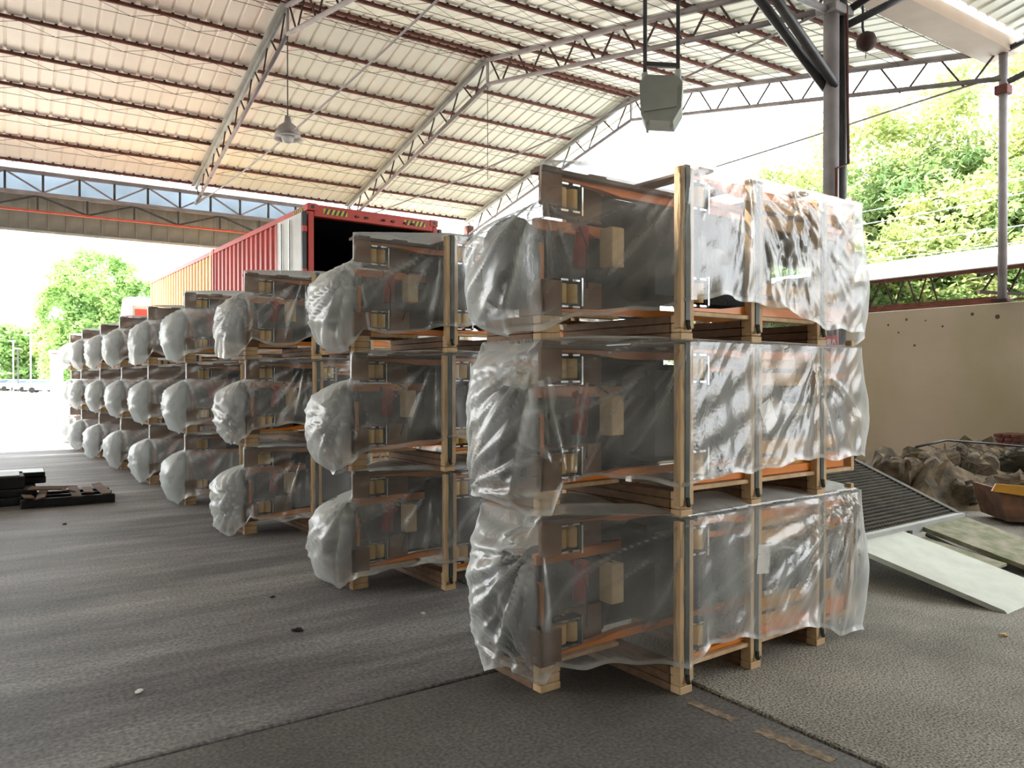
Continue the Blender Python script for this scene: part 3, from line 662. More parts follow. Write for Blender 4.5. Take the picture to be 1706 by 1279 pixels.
# ---- plastic covers
SEG = [((1.60, -.022), (0, -.022)), ((0, -.022), (-.612, .415)), ((-.612, .415), (-.612, .945)), ((-.612, .945), (1.60, .945)), ((1.60, .945), (1.60, -.022))]
def ridge(x, p=1.6): return (1-np.abs(np.sin(x)))**p
def cover_mesh(name, hem, seed, q=1.0, lb=.2, rb=.27, mk='film', top_drop=.13, lbot=.4, folds=None, lv=.06, billow=0.02, lsl=.65, tight=False, bnd=.3):
    rd = np.random.RandomState(seed)
    ln = [math.hypot(b[0]-a[0], b[1]-a[1]) for a, b in SEG]
    P = []; ARC = []; acc = 0
    dens = [95, 120, 110, 30, 70]
    for i, (a, b) in enumerate(SEG):
        n = max(6, int(dens[i]*ln[i]*q))
        for k in range(n): P.append(i + k/n); ARC.append(acc + ln[i]*k/n)
        acc += ln[i]
    P = np.array(P); ARC = np.array(ARC); n = len(P); si = P.astype(int); f = P - si
    A = np.array([s[0] for s in SEG]); B = np.array([s[1] for s in SEG])
    base = A[si] + (B[si]-A[si])*f[:, None]
    mL = (si == 2); mR = (si == 4); m1 = (si == 1); m0 = (si == 0)
    nz = int(46*q)+4; nc = int(8*q)+3
    hz = np.interp(P, [h[0] for h in hem], [h[1] for h in hem])
    hz = hz + .012*np.sin(ARC*9+seed) + .008*np.sin(ARC*23+seed*2)
    zt = np.full(n, .902)
    bl = np.zeros(n); bl[mL] = np.sin(PI*np.clip(f[mL], 0, 1))**.6
    br = np.zeros(n); br[mR] = np.sin(PI*f[mR]**1.9)**.7
    blz = np.zeros(n); blz[mL] = np.clip(np.minimum(f[mL], 1-f[mL])/.10, 0, 1)
    if tight: top_drop = 0; blz = blz*0
    zt = zt - top_drop*blz*(.75+.25*bl) - .16*br
    sl0 = np.select([m0, m1, mL, mR], [.62, .85, lsl, .3], 1.0)
    pst = np.zeros(n)
    for xp in (0., .57, 1.2): pst = np.maximum(pst, m0*np.exp(-((base[:, 0]-xp)/.07)**4))
    for xp in (0., .57, 1.2): sl0 = np.where(m0 & (np.abs(base[:, 0]-xp) < .06), .12, sl0)
    sag0 = np.zeros(n); sag0[m0] = .0; sag0[m1] = -.022*np.sin(PI*f[m1])
    if folds is None:
        folds = []
    rows = []; slk = []; crs = []
    T = np.linspace(0, 1, nz)
    nrm = np.zeros((n, 2)); d = (B-A)[si]; dl = np.hypot(d[:, 0], d[:, 1]); nrm[:, 0] = d[:, 1]/dl; nrm[:, 1] = -d[:, 0]/dl
    nrm = -nrm
    # outward check: segment 0 faces -y
    if nrm[0, 1] > 0: nrm = -nrm
    for t in T:
        z = hz + (zt-hz)*t
        pl = lbot + (1-lbot)*np.sin(PI*np.clip(t*.98+.02, 0, 1)*.72)**.8
        pt = np.sqrt(max(0, 1-(max(t-.62, 0)/.40)**2))
        pr = (.45+.55*math.sin(PI*min(1, t*.85+.1)))
        x = base[:, 0].copy(); y = base[:, 1].copy()
        if tight:
            gu = np.clip((.705-z)/.24, 0, 1); gu = np.sqrt(1-(1-gu)**2)
            gd = np.clip((z-.02)/.26, 0, 1); gd = lbot+(1-lbot)*np.sqrt(1-(1-gd)**2)
            x += (1-gu)*(.45*f*mL + np.where(si == 3, np.maximum(0, -.162-base[:, 0]), 0))
            pz = gu*gd*(.80+.20*np.sin(PI*np.clip(z/.75, 0, 1)))
            x -= (lb*1.12*bl*pz*(1+.07*np.sin(3*P+seed+z*4))+.006*mL); y -= (lv*1.3*np.sin(PI*np.clip(f*1.9, 0, 1))*mL)*pz
        else:
            x -= lb*bl*pl*(.25+.75*pt)*(1+.06*np.sin(3*P+seed))
            y -= (lv*np.sin(PI*np.clip(f*1.9, 0, 1))*mL)*pl*pt
        x += rb*br*pr*(.35+.65*np.sqrt(max(0, 1-t**3)))
        y -= .04*br*pr*(f > .6)
        dd = sag0.copy()*math.sin(PI*t); cr = np.zeros(n)
        for (sa, za, k, ph, amp, s0, s1, a0, a1) in folds:
            ds = ARC-sa; dz = z-za; r = np.hypot(ds, dz)+1e-4; an = np.arctan2(dz, ds)
            w = np.exp(-((np.clip(s0-ARC, 0, 9)/.06)**2))*np.exp(-((np.clip(ARC-s1, 0, 9)/.06)**2))
            w = w*np.exp(-(np.clip(a0-an, 0, 9)/.15)**2)*np.exp(-(np.clip(an-a1, 0, 9)/.15)**2)
            w = w*np.clip(r/.07, 0, 1)*np.exp(-r/.55)
            wob = .35*np.sin(r*5+ph)
            dd += amp*1.25*w*(ridge(an*k+ph+wob, 1.9) + .45*ridge(an*k*2.3+ph*1.7+wob, 1.9))
            cr += np.clip(w*1.6, 0, 1)*(amp/.035)*(ridge(an*k+ph+wob, 7) + .6*ridge(an*k*2.3+ph*1.7+wob, 8)*(.5+.5*np.sin(an*5+r*9+ph)))
        # gentle crumples
        dd += .006*np.sin(ARC*21+z*13+seed)*np.sin(z*17-ARC*7) + .004*ridge(ARC*31+z*24+seed)*(.5+.5*np.sin(z*9+ARC*5))
        # flare at the hem
        dd += .03*np.exp(-t/.06)*ridge(ARC*6+seed, 1.0)
        if tight: dd = np.where(mL, dd*np.clip(gu*1.2, .08, 1), dd)
        dd = dd*(1-.85*pst)
        x = x + nrm[:, 0]*dd; y = y + nrm[:, 1]*dd
        rows.append(np.stack([x, y, z], 1))
        taut = np.clip(np.minimum(np.abs(z-.22)/.12, np.abs(z-.80)/.13), 0, 1)**3
        sv = np.where(m1, sl0*(bnd+(1-bnd)*taut), sl0)
        if tight: sv = np.where(mL, sl0*(.15+.85*gu), sv)
        slk.append(sv*(1+.5*np.clip(dd/.03, 0, 1.5)))
        cr = cr*np.where(m1, .35+.65*taut, 1.0)
        cr += .7*ridge(ARC*3.1+z*5.5+seed+.5*np.sin(z*7), 14)*(.5+.5*np.sin(ARC*5+z*3+seed))*(~mL)
        if t == 0 or t == T[1]: cr = cr+.5
        crs.append(np.clip(cr, 0, 1.2))
    ring = rows[-1]
    edge = base.copy()
    if tight: edge[:, 0] += .45*f*mL + np.where(si == 3, np.maximum(0, -.162-base[:, 0]), 0)
    for zz, w in ((.5, .6), (1, 1)):
        rows.append(np.stack([ring[:, 0]+(edge[:, 0]-ring[:, 0])*w*mL, ring[:, 1]+(edge[:, 1]-ring[:, 1])*w*mL, ring[:, 2]+.03*w*blz], 1)); slk.append(sl0)
    rows.append(np.stack([np.where(mL, edge[:, 0]-.004, ring[:, 0]), np.where(mL, edge[:, 1], ring[:, 1]), np.where(mL, .903, ring[:, 2])], 1)); slk.append(sl0*.3)
    ring = rows[-1]; cu = np.clip(ring[:, 0], -.15 if tight else -.35, 1.35); cv = np.full(n, .46)
    for c in range(1, nc+1):
        w = c/nc
        x = ring[:, 0]*(1-w)+cu*w; y = ring[:, 1]*(1-w)+cv*w
        z = ring[:, 2] + (.905-ring[:, 2])*min(1, w*2.2) + billow*np.sin(PI*w)*(.4+.6*np.abs(np.sin(ring[:, 0]*3+seed)))
        rows.append(np.stack([x, y, z], 1)); slk.append(np.full(n, .9))
    V = np.concatenate(rows); R = len(rows)
    i = np.arange(n); j = (i+1) % n
    F = np.concatenate([np.stack([r*n+i, r*n+j, (r+1)*n+j, (r+1)*n+i], 1) for r in range(R-1)])
    me = bpy.data.meshes.new(name)
    me.from_pydata(V.tolist(), [], F.tolist()); me.materials.append(M[mk])
    at = me.attributes.new('slack', 'FLOAT', 'POINT'); at.data.foreach_set('value', np.concatenate(slk).astype(np.float32))
    cc_ = np.concatenate(crs); cc_ = np.concatenate([cc_, np.zeros(len(V)-len(cc_))])
    at = me.attributes.new('crease', 'FLOAT', 'POINT'); at.data.foreach_set('value', cc_.astype(np.float32))
    me.polygons.foreach_set('use_smooth', [True]*len(me.polygons)); me.update()
    return me
S_P2 = 1.6; S_C = 1.6+.752; S_L = S_C+.53
# fold fans: (anchor arc, anchor z, k, phase, amp, arc from, arc to, angle from, angle to)
HT = cover_mesh('plastic_cover', [(0, .08), (.25, .115), (.64, .22), (.8, .24), (1, .19), (1.4, .15), (1.9, .08), (2.0, .05), (2.3, .03), (2.6, .08), (3, .2), (4, .1), (4.6, -.02), (5, .08)], 1, 1.0, .22, .36, 'film', .20, .35,
    [(S_C, .78, 9, .3, .035, S_C+.01, S_L, -1.6, .1), (S_C-.02, .76, 14, 1.0, .012, S_P2+.35, S_C, -1.9, -1.2), (S_P2, .88, 7, .5, .016, S_P2, S_C-.1, -1.5, -.2),
     (1.15, .9, 8, .2, .035, 0.0, 1.5, -3.0, -1.5), (.75, .9, 7, .9, .030, 0.0, 1.0, -3.0, -1.4)], tight=True)
HM = cover_mesh('plastic_cover', [(0, .22), (.25, .23), (.64, .21), (.8, .19), (1, .17), (1.4, .2), (1.85, .19), (1.93, .02), (2.05, .02), (2.2, .08), (2.6, .07), (3, .07), (4, .1), (4.6, .2), (5, .22)], 2, 1.0, .22, .36, 'film', .08, .7,
    [(S_L-.1, .1, 8, .1, .03, S_C+.01, S_L, 1.5, 3.2), (S_C, .8, 7, .8, .035, S_C+.01, S_L, -1.7, -.1), (S_P2, .88, 6, .2, .020, S_P2, S_C-.1, -1.4, -.1), (S_C-.15, .12, 9, .2, .02, S_P2, S_C, .9, 2.2),
     (.5, .8, 5, .2, .02, 0, 1.4, -2.6, -.9)])
HB = cover_mesh('plastic_cover', [(0, .03), (.15, .05), (.3, .13), (.5, .17), (.64, .18), (.9, .22), (1, .16), (1.5, .15), (1.9, .15), (1.97, .07), (2.1, .10), (2.3, .12), (2.6, .05), (3, .1), (4, .1), (4.6, .0), (5, .03)], 3, 1.0, .22, .36, 'film', .10, .45,
    [(S_C, .76, 8, .6, .045, S_C+.01, S_L, -1.6, .2), (S_C, .10, 7, .6, .03, S_C+.01, S_L, .2, 1.5), (S_P2, .86, 6, .9, .014, S_P2, S_C-.1, -1.6, -.2),
     (.15, .88, 11, .2, .036, 0.0, 1.55, -.2+-.8, -.1), (.05, .88, 9, .2, .03, 0.0, .5, -1.6, -.3)], billow=.05)
VAR = []
for k in range(6):
    rd = np.random.RandomState(40+k)
    hem = [(0, .18), (.5, .2), (1, .2+.05*rd.rand()), (1.5, .12+.12*rd.rand()), (1.9, .1+.12*rd.rand()), (2.05, .03), (2.3, -.02+.06*rd.rand()), (2.6, .02+.08*rd.rand()), (3, .1), (4, .15), (5, .18)]
    fo = [(S_C, .75*rd.rand()+.12, 9+rd.rand()*4, rd.rand()*3, .035, S_C+.01, S_L, -1.6, 1.6), (S_C-.03, .7, 12, rd.rand()*3, .012, S_P2+.3, S_C, -1.9, -1.0), (S_P2+.2*rd.rand(), .85, 7, rd.rand()*3, .02, S_P2, S_C-.1, -1.7, -.2), (.8, .9, 8, rd.rand(), .03, 0, 1.4, -2.8, -.5), (S_L, .2, 8, rd.rand()*3, .02, S_C+.1, S_L, 1.6, 3.1)]
    VAR.append(dict(hem=hem, seed=40+k, lb=.17+.07*rd.rand(), top_drop=.17+.09*rd.rand(), lbot=.15+.7*rd.rand(), folds=fo, rb=.12))
VM1 = [cover_mesh('plastic_cover', q=.7, mk='film', lsl=1.3, tight=True, bnd=.12, **v) for v in VAR]
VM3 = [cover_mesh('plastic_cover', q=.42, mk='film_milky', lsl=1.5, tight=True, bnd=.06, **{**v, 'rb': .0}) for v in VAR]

corners = [(.2, 3.84), (-1.178, 5.797), (-2.70, 7.85), (-4.08, 9.68), (-5.45, 11.6), (-6.85, 13.5), (-8.24, 15.4), (-9.56, 17.1), (-10.95, 19.1)]
lev = ['bottom', 'middle', 'top']
def stackname(i):
    return ['the nearest stack', 'the second stack', 'the third stack', 'the fourth stack', 'the fifth stack', 'the sixth stack', 'the seventh stack', 'the eighth stack', 'the ninth stack'][i]
for i, (xw, yw) in enumerate(corners):
    if i == 0: base = Vector((.885, 3.886, 0))
    else: base = Vector((xw, yw, 0)) - DW(-.58, .43)
    for l in range(3):
        z = l*CH; sn = stackname(i); jx = 0 if i == 0 else random.uniform(-.02, .02)
        bb_ = base + D2*jx
        crate(bb_, z, i < 2, f'pine export crate with paired posts, {lev[l]} layer of {sn}', f'crates of {sn}', i > 3)
        truck(bb_, z, 0, f'orange pallet truck on its side low in the {lev[l]} crate of {sn}', f'pallet trucks in {sn}', i < 3, i < 3)
        truck(bb_, z, 1, f'orange pallet truck upside down high in the {lev[l]} crate of {sn}', f'pallet trucks in {sn}', i < 3, False)
        drive_truck(bb_, z, f'pallet truck with black drive end in the left bulge, {lev[l]} crate of {sn}', f'pallet trucks in {sn}', i < 3)
        if i < 3:
            p = bb_ + DW(-.14, .40)
            o = link('carton', CARTON, None, (p.x, p.y, z+.40), AD); tag(o, f'small upright carton seen through the film, {lev[l]} crate of {sn}', 'carton', 'cartons inside the crates')
            o = link('frame_rack', RACK, None, (bb_.x, bb_.y, z), AD); tag(o, f'orange bar frame at the right end of the {lev[l]} crate of {sn}', 'frame', 'orange frames inside the crates')
        if i == 0: me = (HB, HM, HT)[l]
        elif i < 3: me = VM1[(i*3+l*2) % 6]
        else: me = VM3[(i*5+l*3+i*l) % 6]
        o = link('plastic_cover', me, None, (bb_.x, bb_.y, z), AD)
        look = {0: {2: 'clear plastic cover with diagonal folds and torn hem, top of the nearest stack', 1: 'bubble textured plastic cover on the middle crate of the nearest stack', 0: 'loose clear plastic cover reaching the floor on the bottom crate of the nearest stack'}}.get(i, {}).get(l)
        tag(o, look or f'cloudy plastic cover bulging at its left end, {lev[l]} crate of {sn}', 'plastic cover', f'plastic covers of {sn}')

# paper delivery notes under the film
for (u, v, z, rz_) in ((.66, -.012, CH+.50, -.5), (.62, -.012, .60, .1)):
    p = Vector((.885, 3.886, 0)) + DW(u, v)
    b = MB(); b.box(-.055, .055, -.002, 0, -.08, .08)
    o = link('paper_note', b.mesh('paper_note', M['paper']), None, (p.x, p.y, z), AD); o.rotation_euler = (0, rz_, AD)
    tag(o, 'pale paper sheet tucked under the film of the ' + ('middle' if z > .8 else 'bottom') + ' crate, nearest stack', 'paper', 'paper notes on the nearest stack')

# ================================================================== CONTAINER ON TRAILER
cw = DW(4.72, 12.06)
t = thing('shipping_container', 'long red corrugated shipping container with open rear doors', 'container', (cw.x, cw.y, 1.58), AD)
CL, CW, CHH = 5.7, 2.44, 2.87
def corr(x, y0, y1, z0, z1, dep, pitch, mk, nm):
    b = MB(); pts = []; y = y0
    while y < y1-0.01:
        for (dy, dx) in ((0, 0), (.30, 0), (.45, dep), (.80, dep), (.95, 0)): pts.append((x+dx, min(y1, y+dy*pitch)))
        y += pitch
    pts.append((x, y1))
    for z in (z0, z1):
        for (a_, b_) in pts: b.v.append((a_, b_, z))
    n = len(pts)
    for k in range(n-1): b.face([k, k+1, n+k+1, n+k])
    return part(nm, b, M[mk], t)
corr(.02, .16, CL-.12, .16, CHH-.1, .036, .28, 'contred', 'side_wall')
corr(CW-.06, .16, CL-.12, .16, CHH-.1, .036, .28, 'contred', 'side_wall')
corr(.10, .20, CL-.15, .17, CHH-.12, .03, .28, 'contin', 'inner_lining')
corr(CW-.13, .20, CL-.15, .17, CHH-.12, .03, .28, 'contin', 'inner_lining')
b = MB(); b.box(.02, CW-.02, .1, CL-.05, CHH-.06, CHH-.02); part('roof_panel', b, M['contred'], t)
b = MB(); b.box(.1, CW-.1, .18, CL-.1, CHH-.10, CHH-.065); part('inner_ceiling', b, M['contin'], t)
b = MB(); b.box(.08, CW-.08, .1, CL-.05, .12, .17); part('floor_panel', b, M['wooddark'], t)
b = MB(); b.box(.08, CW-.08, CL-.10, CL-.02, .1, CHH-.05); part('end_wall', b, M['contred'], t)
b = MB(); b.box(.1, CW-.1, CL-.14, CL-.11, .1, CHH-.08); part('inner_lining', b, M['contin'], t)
b = MB(); b.box(.1, CW-.1, 0, .12, CHH-.20, CHH, .01); part('header', b, M['contred'], t)
b = MB(); b.box(.1, CW-.1, 0, .12, 0, .15, .01); part('sill', b, M['contred'], t)
for x in (0, CW-.1):
    b = MB(); b.box(x, x+.1, 0, .12, .1, CHH-.12, .01); part('corner_post', b, M['contred'], t)
    b = MB(); b.box(x, x+.08, .1, CL-.1, CHH-.10, CHH-.01); part('top_side_rail', b, M['contred'], t)
    b = MB(); b.box(x, x+.08, .1, CL-.1, 0, .16); part('bottom_side_rail', b, M['contred'], t)
    b = MB(); b.box(x, x+.1, CL-.12, CL, .1, CHH-.1, .01); part('corner_post', b, M['contred'], t)
    for y in (-.01, CL-.16):
        for z in (-.01, CHH-.11):
            xx = x-.01 if x == 0 else x-.06
            b = MB(); b.box(xx, xx+.17, y, y+.17, z, z+.12, .008); cc = part('corner_casting', b, M['contred'], t)
            b = MB(); b.lathe([(.032, -.003), (.032, .01)], (xx+.085, y, z+.06), 12, 'y'); part('casting_hole', b, M['black'], cc)
for x0 in (.26, CW-.26-.42):
    b = MB(); b.box(x0, x0+.42, -.004, -.001, CHH-.145, CHH-.055); pl_ = part('hazard_plate', b, M['yellow'], t)
    for k in range(5):
        xs = x0+.01+k*.082; b = MB(); b.prism([(xs, CHH-.145), (xs+.04, CHH-.145), (xs+.08, CHH-.055), (xs+.04, CHH-.055)], -.008, -.0045); part('black_stripe', b, M['black'], pl_)
for y0 in (.2,):
    b = MB(); b.box(-.006, -.002, y0, y0+.42, CHH-.09, CHH-.03); pl_ = part('hazard_plate', b, M['yellow'], t)
    for k in range(5):
        ys = y0+.01+k*.082; b = MB(); b.prism([(ys, CHH-.09), (ys+.04, CHH-.09), (ys+.07, CHH-.03), (ys+.03, CHH-.03)], -.011, -.0065, 'yz'); part('black_stripe', b, M['black'], pl_)
for x in (.83, 1.0, 1.32, 1.5, 1.75, 1.9):
    b = MB(); b.box(x, x+.06, -.03, 0, CHH-.135, CHH-.10, .004); part('cam_keeper', b, M['rust'], t)
for x, nm in ((-.085, 'left'), (CW+.03, 'right')):
    b = MB(); b.box(x, x+.05, .06, 1.22, .08, CHH-.14, .006); d_ = part('door', b, M['doorgrey'], t)
    xo = x-.03 if nm == 'left' else x+.07
    for y in (.55, .95):
        b = MB(); b.tube([(xo, y, .1), (xo, y, CHH-.2)], .017, 8); part('lock_rod', b, M['chrome'], d_)
        b = MB(); b.box(xo-.015, xo+.02, y-.02, y+.16, 1.1, 1.16, .004); part('door_handle', b, M['steel'], d_)
    b = MB(); b.box(x-.01, x+.06, .0, .065, .08, CHH-.14, .004); part('gasket', b, M['black'], d_)
    for z in (.4, 1.0, 1.7, 2.4):
        b = MB(); b.box(x-.01, x+.06, -.02, .04, z, z+.1, .004); part('hinge', b, M['contred'], d_)

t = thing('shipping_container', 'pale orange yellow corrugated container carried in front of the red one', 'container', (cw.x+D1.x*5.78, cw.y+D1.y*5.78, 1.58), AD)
CL = 6.4
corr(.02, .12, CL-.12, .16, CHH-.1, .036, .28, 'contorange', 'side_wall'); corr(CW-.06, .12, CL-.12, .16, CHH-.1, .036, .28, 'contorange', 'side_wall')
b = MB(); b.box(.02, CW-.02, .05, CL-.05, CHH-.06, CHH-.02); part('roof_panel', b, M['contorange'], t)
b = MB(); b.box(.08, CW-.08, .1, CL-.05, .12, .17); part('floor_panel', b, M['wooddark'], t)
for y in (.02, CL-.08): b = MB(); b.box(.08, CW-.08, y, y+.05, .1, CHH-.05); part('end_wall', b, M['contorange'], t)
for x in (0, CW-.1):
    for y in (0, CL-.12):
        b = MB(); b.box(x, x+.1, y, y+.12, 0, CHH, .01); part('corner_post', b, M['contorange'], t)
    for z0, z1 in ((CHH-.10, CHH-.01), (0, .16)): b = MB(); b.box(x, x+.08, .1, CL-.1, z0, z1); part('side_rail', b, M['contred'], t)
CL = 12.19
t = thing('container_trailer', 'dark skeletal trailer under the red container', 'trailer', (cw.x, cw.y, 0), AD)
for x in (.75, 1.6):
    b = MB(); b.box(x, x+.12, .05, 12.4, 1.15, 1.50, .01); part('frame_beam', b, M['steel_dark'], t)
for y in (.1, 2.0, 4.5, 7.5, 10, 12.0):
    b = MB(); b.box(0.02, 2.42, y, y+.16, 1.42, 1.565, .006); part('cross_member', b, M['steel_dark'], t)
wm = MB(); wm.lathe([(.2, -.12), (.46, -.13), (.51, -.09), (.51, .09), (.46, .13), (.2, .12), (.18, .05)], (0, 0, 0), 28, 'x'); wm.smooth = True; wm = wm.mesh('wheel', M['tyre'])
hm = MB(); hm.lathe([(.03, -.14), (.19, -.12), (.21, -.06), (.21, .06), (.19, .12), (.03, .14)], (0, 0, 0), 20, 'x'); hm.smooth = True; hm = hm.mesh('hub', M['steel'])
for y in (1.4, 2.7, 4.0):
    b = MB(); b.tube([(.2, y, .51), (2.24, y, .51)], .06, 8); part('axle', b, M['steel_dark'], t)
    for x in (.18, .44, 2.0, 2.26):
        w_ = link('wheel', wm, t, (x, y, .51)); link('hub', hm, w_)
    for x in (.85, 1.62): b = MB(); b.box(x, x+.08, y-.15, y+.15, .55, 1.16, .01); part('spring_hanger', b, M['steel_dark'], t)
for x in (.5, 1.9): b = MB(); b.box(x-.06, x+.06, 9.2, 9.32, .05, 1.42, .01); part('landing_leg', b, M['steel_dark'], t)
for x in (.5, 1.9): b = MB(); b.box(x-.12, x+.12, 9.14, 9.38, 0, .05, .01); part('landing_foot', b, M['steel_dark'], t)
b = MB(); b.box(.1, 2.34, .0, .06, .55, .75, .01); part('rear_bumper', b, M['redpart'], t)

cb = DW(4.35, 12.06+12.7)
t = thing('truck_tractor', 'pale blue truck tractor with dark red panel beyond the container', 'truck', (cb.x, cb.y, 0), AD)
b = MB(); b.prism([(0.15, .95), (0.15, 3.75), (.7, 4.05), (1.7, 4.05), (2.25, 3.3), (2.45, 1.9), (2.45, .7), (.15, .7)], 0, 2.5, 'yz'); part('cab', b, M['cabblue'], t)
b = MB(); b.box(-.012, .0, .45, 1.35, 2.0, 3.0, .003); part('side_window', b, M['glass'], t)
b = MB(); b.box(-.012, .0, .3, 1.9, 3.1, 3.75, .003); part('sleeper_panel', b, M['cabred'], t)
b = MB(); b.box(.08, 2.4, .13, .15, 3.15, 3.65, .003); part('rear_panel', b, M['cabred'], t)
b = MB(); b.box(.08, 2.4, .13, .15, 1.0, 3.1, .003); part('rear_panel', b, M['glass'], t)
b = MB(); b.box(-.32, -.1, 1.75, 1.9, 2.1, 2.8, .02); b.bar((-.2, 1.8, 2.8), (.1, 1.7, 3.0), .03); part('mirror', b, M['black'], t)
b = MB(); b.box(.7, 1.8, -1.2, 2.3, .75, 1.0, .01); part('chassis', b, M['steel_dark'], t)
for y in (-.6, 1.6):
    for x in (.2, 2.3): w_ = link('wheel', wm, t, (x, y, .51)); link('hub', hm, w_)
    b = MB(); b.tube([(.2, y, .51), (2.3, y, .51)], .06, 8); b.box(.9, 1.6, y-.1, y+.1, .5, .78); part('axle', b, M['steel_dark'], t)

# ================================================================== BROKEN PALLETS ON THE LEFT
p0 = Vector((-6.15, 9.95, 0))
t = thing('pallet_stack', 'black plastic crates and boards piled at the left edge of the floor', 'pallet', (p0.x-.35, p0.y-.1, 0), AB)
for k, (x0, x1, y0, y1, z0, z1) in enumerate([(-.45, .35, -.35, .45, .0, .10), (-.45, .33, -.33, .45, .105, .2), (-.42, .2, -.30, .35, .205, .36), (-.2, .45, .15, .6, .205, .30)]):
    b = MB(); b.box(x0, x1, y0, y1, z0, z1, .012)
    for q in range(5): b.box(x0+.08+q*(x1-x0-.2)/4, x0+.12+q*(x1-x0-.2)/4, y0-.012, y0, z0+.015, z1-.015)
    part('black_board', b, M['blackbox'], t)
b = MB(); b.box(-.22, .44, .12, .62, .302, .36, .01); part('lid', b, M['black'], t)
b = MB(); b.box(-.35, .15, -.25, .30, .362, .372, .003); part('lid', b, M['greybox'], t)
b = MB(); b.box(-.55, -.45, -.35, -.1, 0, .30, .006); part('side_post', b, M['wooddark'], t)
t = thing('broken_pallet', 'broken dark pallet with splayed slats lying on the concrete, right of the black pile', 'pallet', (p0.x+.42, p0.y+.0, 0), AB)
for y in (-.32, 0, .32):
    b = MB(); b.box(-.55, .48, y-.045, y+.045, .025, .11, .008); part('runner', b, M['blackbox'], t)
b = MB(); b.box(-.55, .48, -.36, .36, 0, .024, .003); part('bottom_board', b, M['blackbox'], t)
for k, (x, rz_, tz) in enumerate([(-.48, .05, .0), (-.3, -.12, .02), (-.12, .25, .05), (.05, .0, .01), (.2, -.05, .015), (.36, .06, .02)]):
    b = MB(); b.box(-.055, .055, -.40, .40, 0, .02, .003); o = part('slat', b, M['wooddark'], t, (x, 0, .112+tz), rz_); o.rotation_euler[0] = (.05 if k % 2 else -.04); o.rotation_euler[1] = [.1, -.25, .3, .05, .1, -.1][k]
b = MB(); b.box(-.05, .05, -.22, .22, 0, .018, .003); o = part('slat', b, M['wooddark'], t, (-.25, -.1, .2), 1.1); o.rotation_euler[1] = -.3
p = BW(-1.2, 8.0)
# litter on the floor
for k, (x, y, s, mk) in enumerate([(-1.36, 4.85, .035, 'blackbox'), (-1.75, 5.6, .02, 'blackbox'), (-1.9, 3.9, .025, 'paper'), (-.6, 5.2, .02, 'paper'), (3.05, 4.75, .03, 'card'), (-4.9, 8.4, .03, 'blackbox')]):
    b = MB(); b.blob((0, 0, s*.3), (s, s*.7, s*.3), 60+k, 7, 5, .3)
    o = part('debris_scrap', b, M[mk], None, (x, y, 0), k*.9)
    tag(o, ['black crumpled scrap on the floor left of the nearest stack', 'tiny black scrap farther left on the concrete', 'pale paper flake near the dark joint', 'pale chip on the floor before the second stack', 'tan scrap on the coarse strip at the right', 'dark scrap on the floor before the broken pallet'][k], 'scrap', 'litter on the floor')
# worn ochre tape marks on the slab beside the joint
for k, (x, y, L, w) in enumerate([(.98, 3.68, .26, .03), (1.22, 3.38, .36, .045)]):
    b = MB(); rd = random.Random(k); n = 14; up_ = []; dn = []
    for i in range(n+1): up_.append((i/n*L, w*(.5+.5*rd.random()))); dn.append((i/n*L, -w*(.4+.6*rd.random())))
    b.prism(up_+dn[::-1], 0.0, .0025, 'xy'); o = part('tape_remnant', b, M['peel'], None, (x-.1, y+.1, .0005), math.radians(-52))
    tag(o, 'peeling ochre tape remnant beside the floor joint, ' + ['upper and fainter one', 'lower and larger one'][k], 'tape', 'tape remnants by the joint')

# ================================================================== LOADING RAMP AND RUBBLE AT THE RIGHT
rp = Vector((2.90, 6.35, 0))
t = thing('loading_ramp', 'dark steel loading ramp with grating deck and pale folding plates', 'ramp', (rp.x, rp.y, 0), AD)
def RL(x, y, s=.40): return .30 + s*max(0, min(y, 1.25))   # deck height
for x in (-.35, 1.72):
    b = MB(); b.bar((x, 0, .24), (x, 1.25, .74), .07, .14); b.bar((x, 1.2, .74), (x, 2.6, .74), .07, .14); part('side_beam', b, M['rampsteel'], t)
    for y in (1.25, 2.5): b = MB(); b.box(x-.05, x+.05, y-.05, y+.05, 0, .70, .006); part('leg', b, M['rampsteel'], t)
b = MB()
for k in range(56):
    y = .02+k*.045; z0 = RL(0, y); b.bar((-.33, y, z0), (1.70, y, z0), .010, .014)
for k in range(46):
    x = -.33+k*.045; b.bar((x, 0, .288), (x, 1.25, .288+.5), .008, .02); b.bar((x, 1.25, .79), (x, 2.55, .79), .008, .02)
part('grating', b, M['chrome'] if False else M['rampsteel'], t, kind='stuff')
b = MB(); b.bar((-.38, -.02, .27), (1.75, -.02, .27), .06, .08); part('front_beam', b, M['steel_light'], t)
for (x0, x1, L, mk) in ((-.30, .58, 1.18, 'flap'), (.92, 1.75, 1.15, 'flap2')):
    b = MB(); b.prism([(0, .245), (0, .285), (-L, .018), (-L-.02, .0), (-L+.08, .0)], x0, x1, 'yz'); part('folding_plate', b, M[mk], t)
for x in (.0, .3, 1.1, 1.5): b = MB(); b.tube([(x-.06, -.03, .285), (x+.06, -.03, .285)], .02, 8); part('hinge', b, M['steel_dark'], t)
b = MB(); b.prism([(-.1, .18), (-.1, .2), (-.75, .09), (-.75, .07)], .62, .86, 'yz'); part('small_plate', b, M['flap2'], t, label='loose grey plate between the two ramps')
b = MB(); b.bar((.66, -.05, .05), (.66, -.05, .27), .05); part('prop', b, M['rampsteel'], t)
b = MB(); b.tube([(.88, -.6, .0), (.88, -.6, .05), (.88, -.1, .22)], .02, 6); part('chain', b, M['steel_dark'], t)
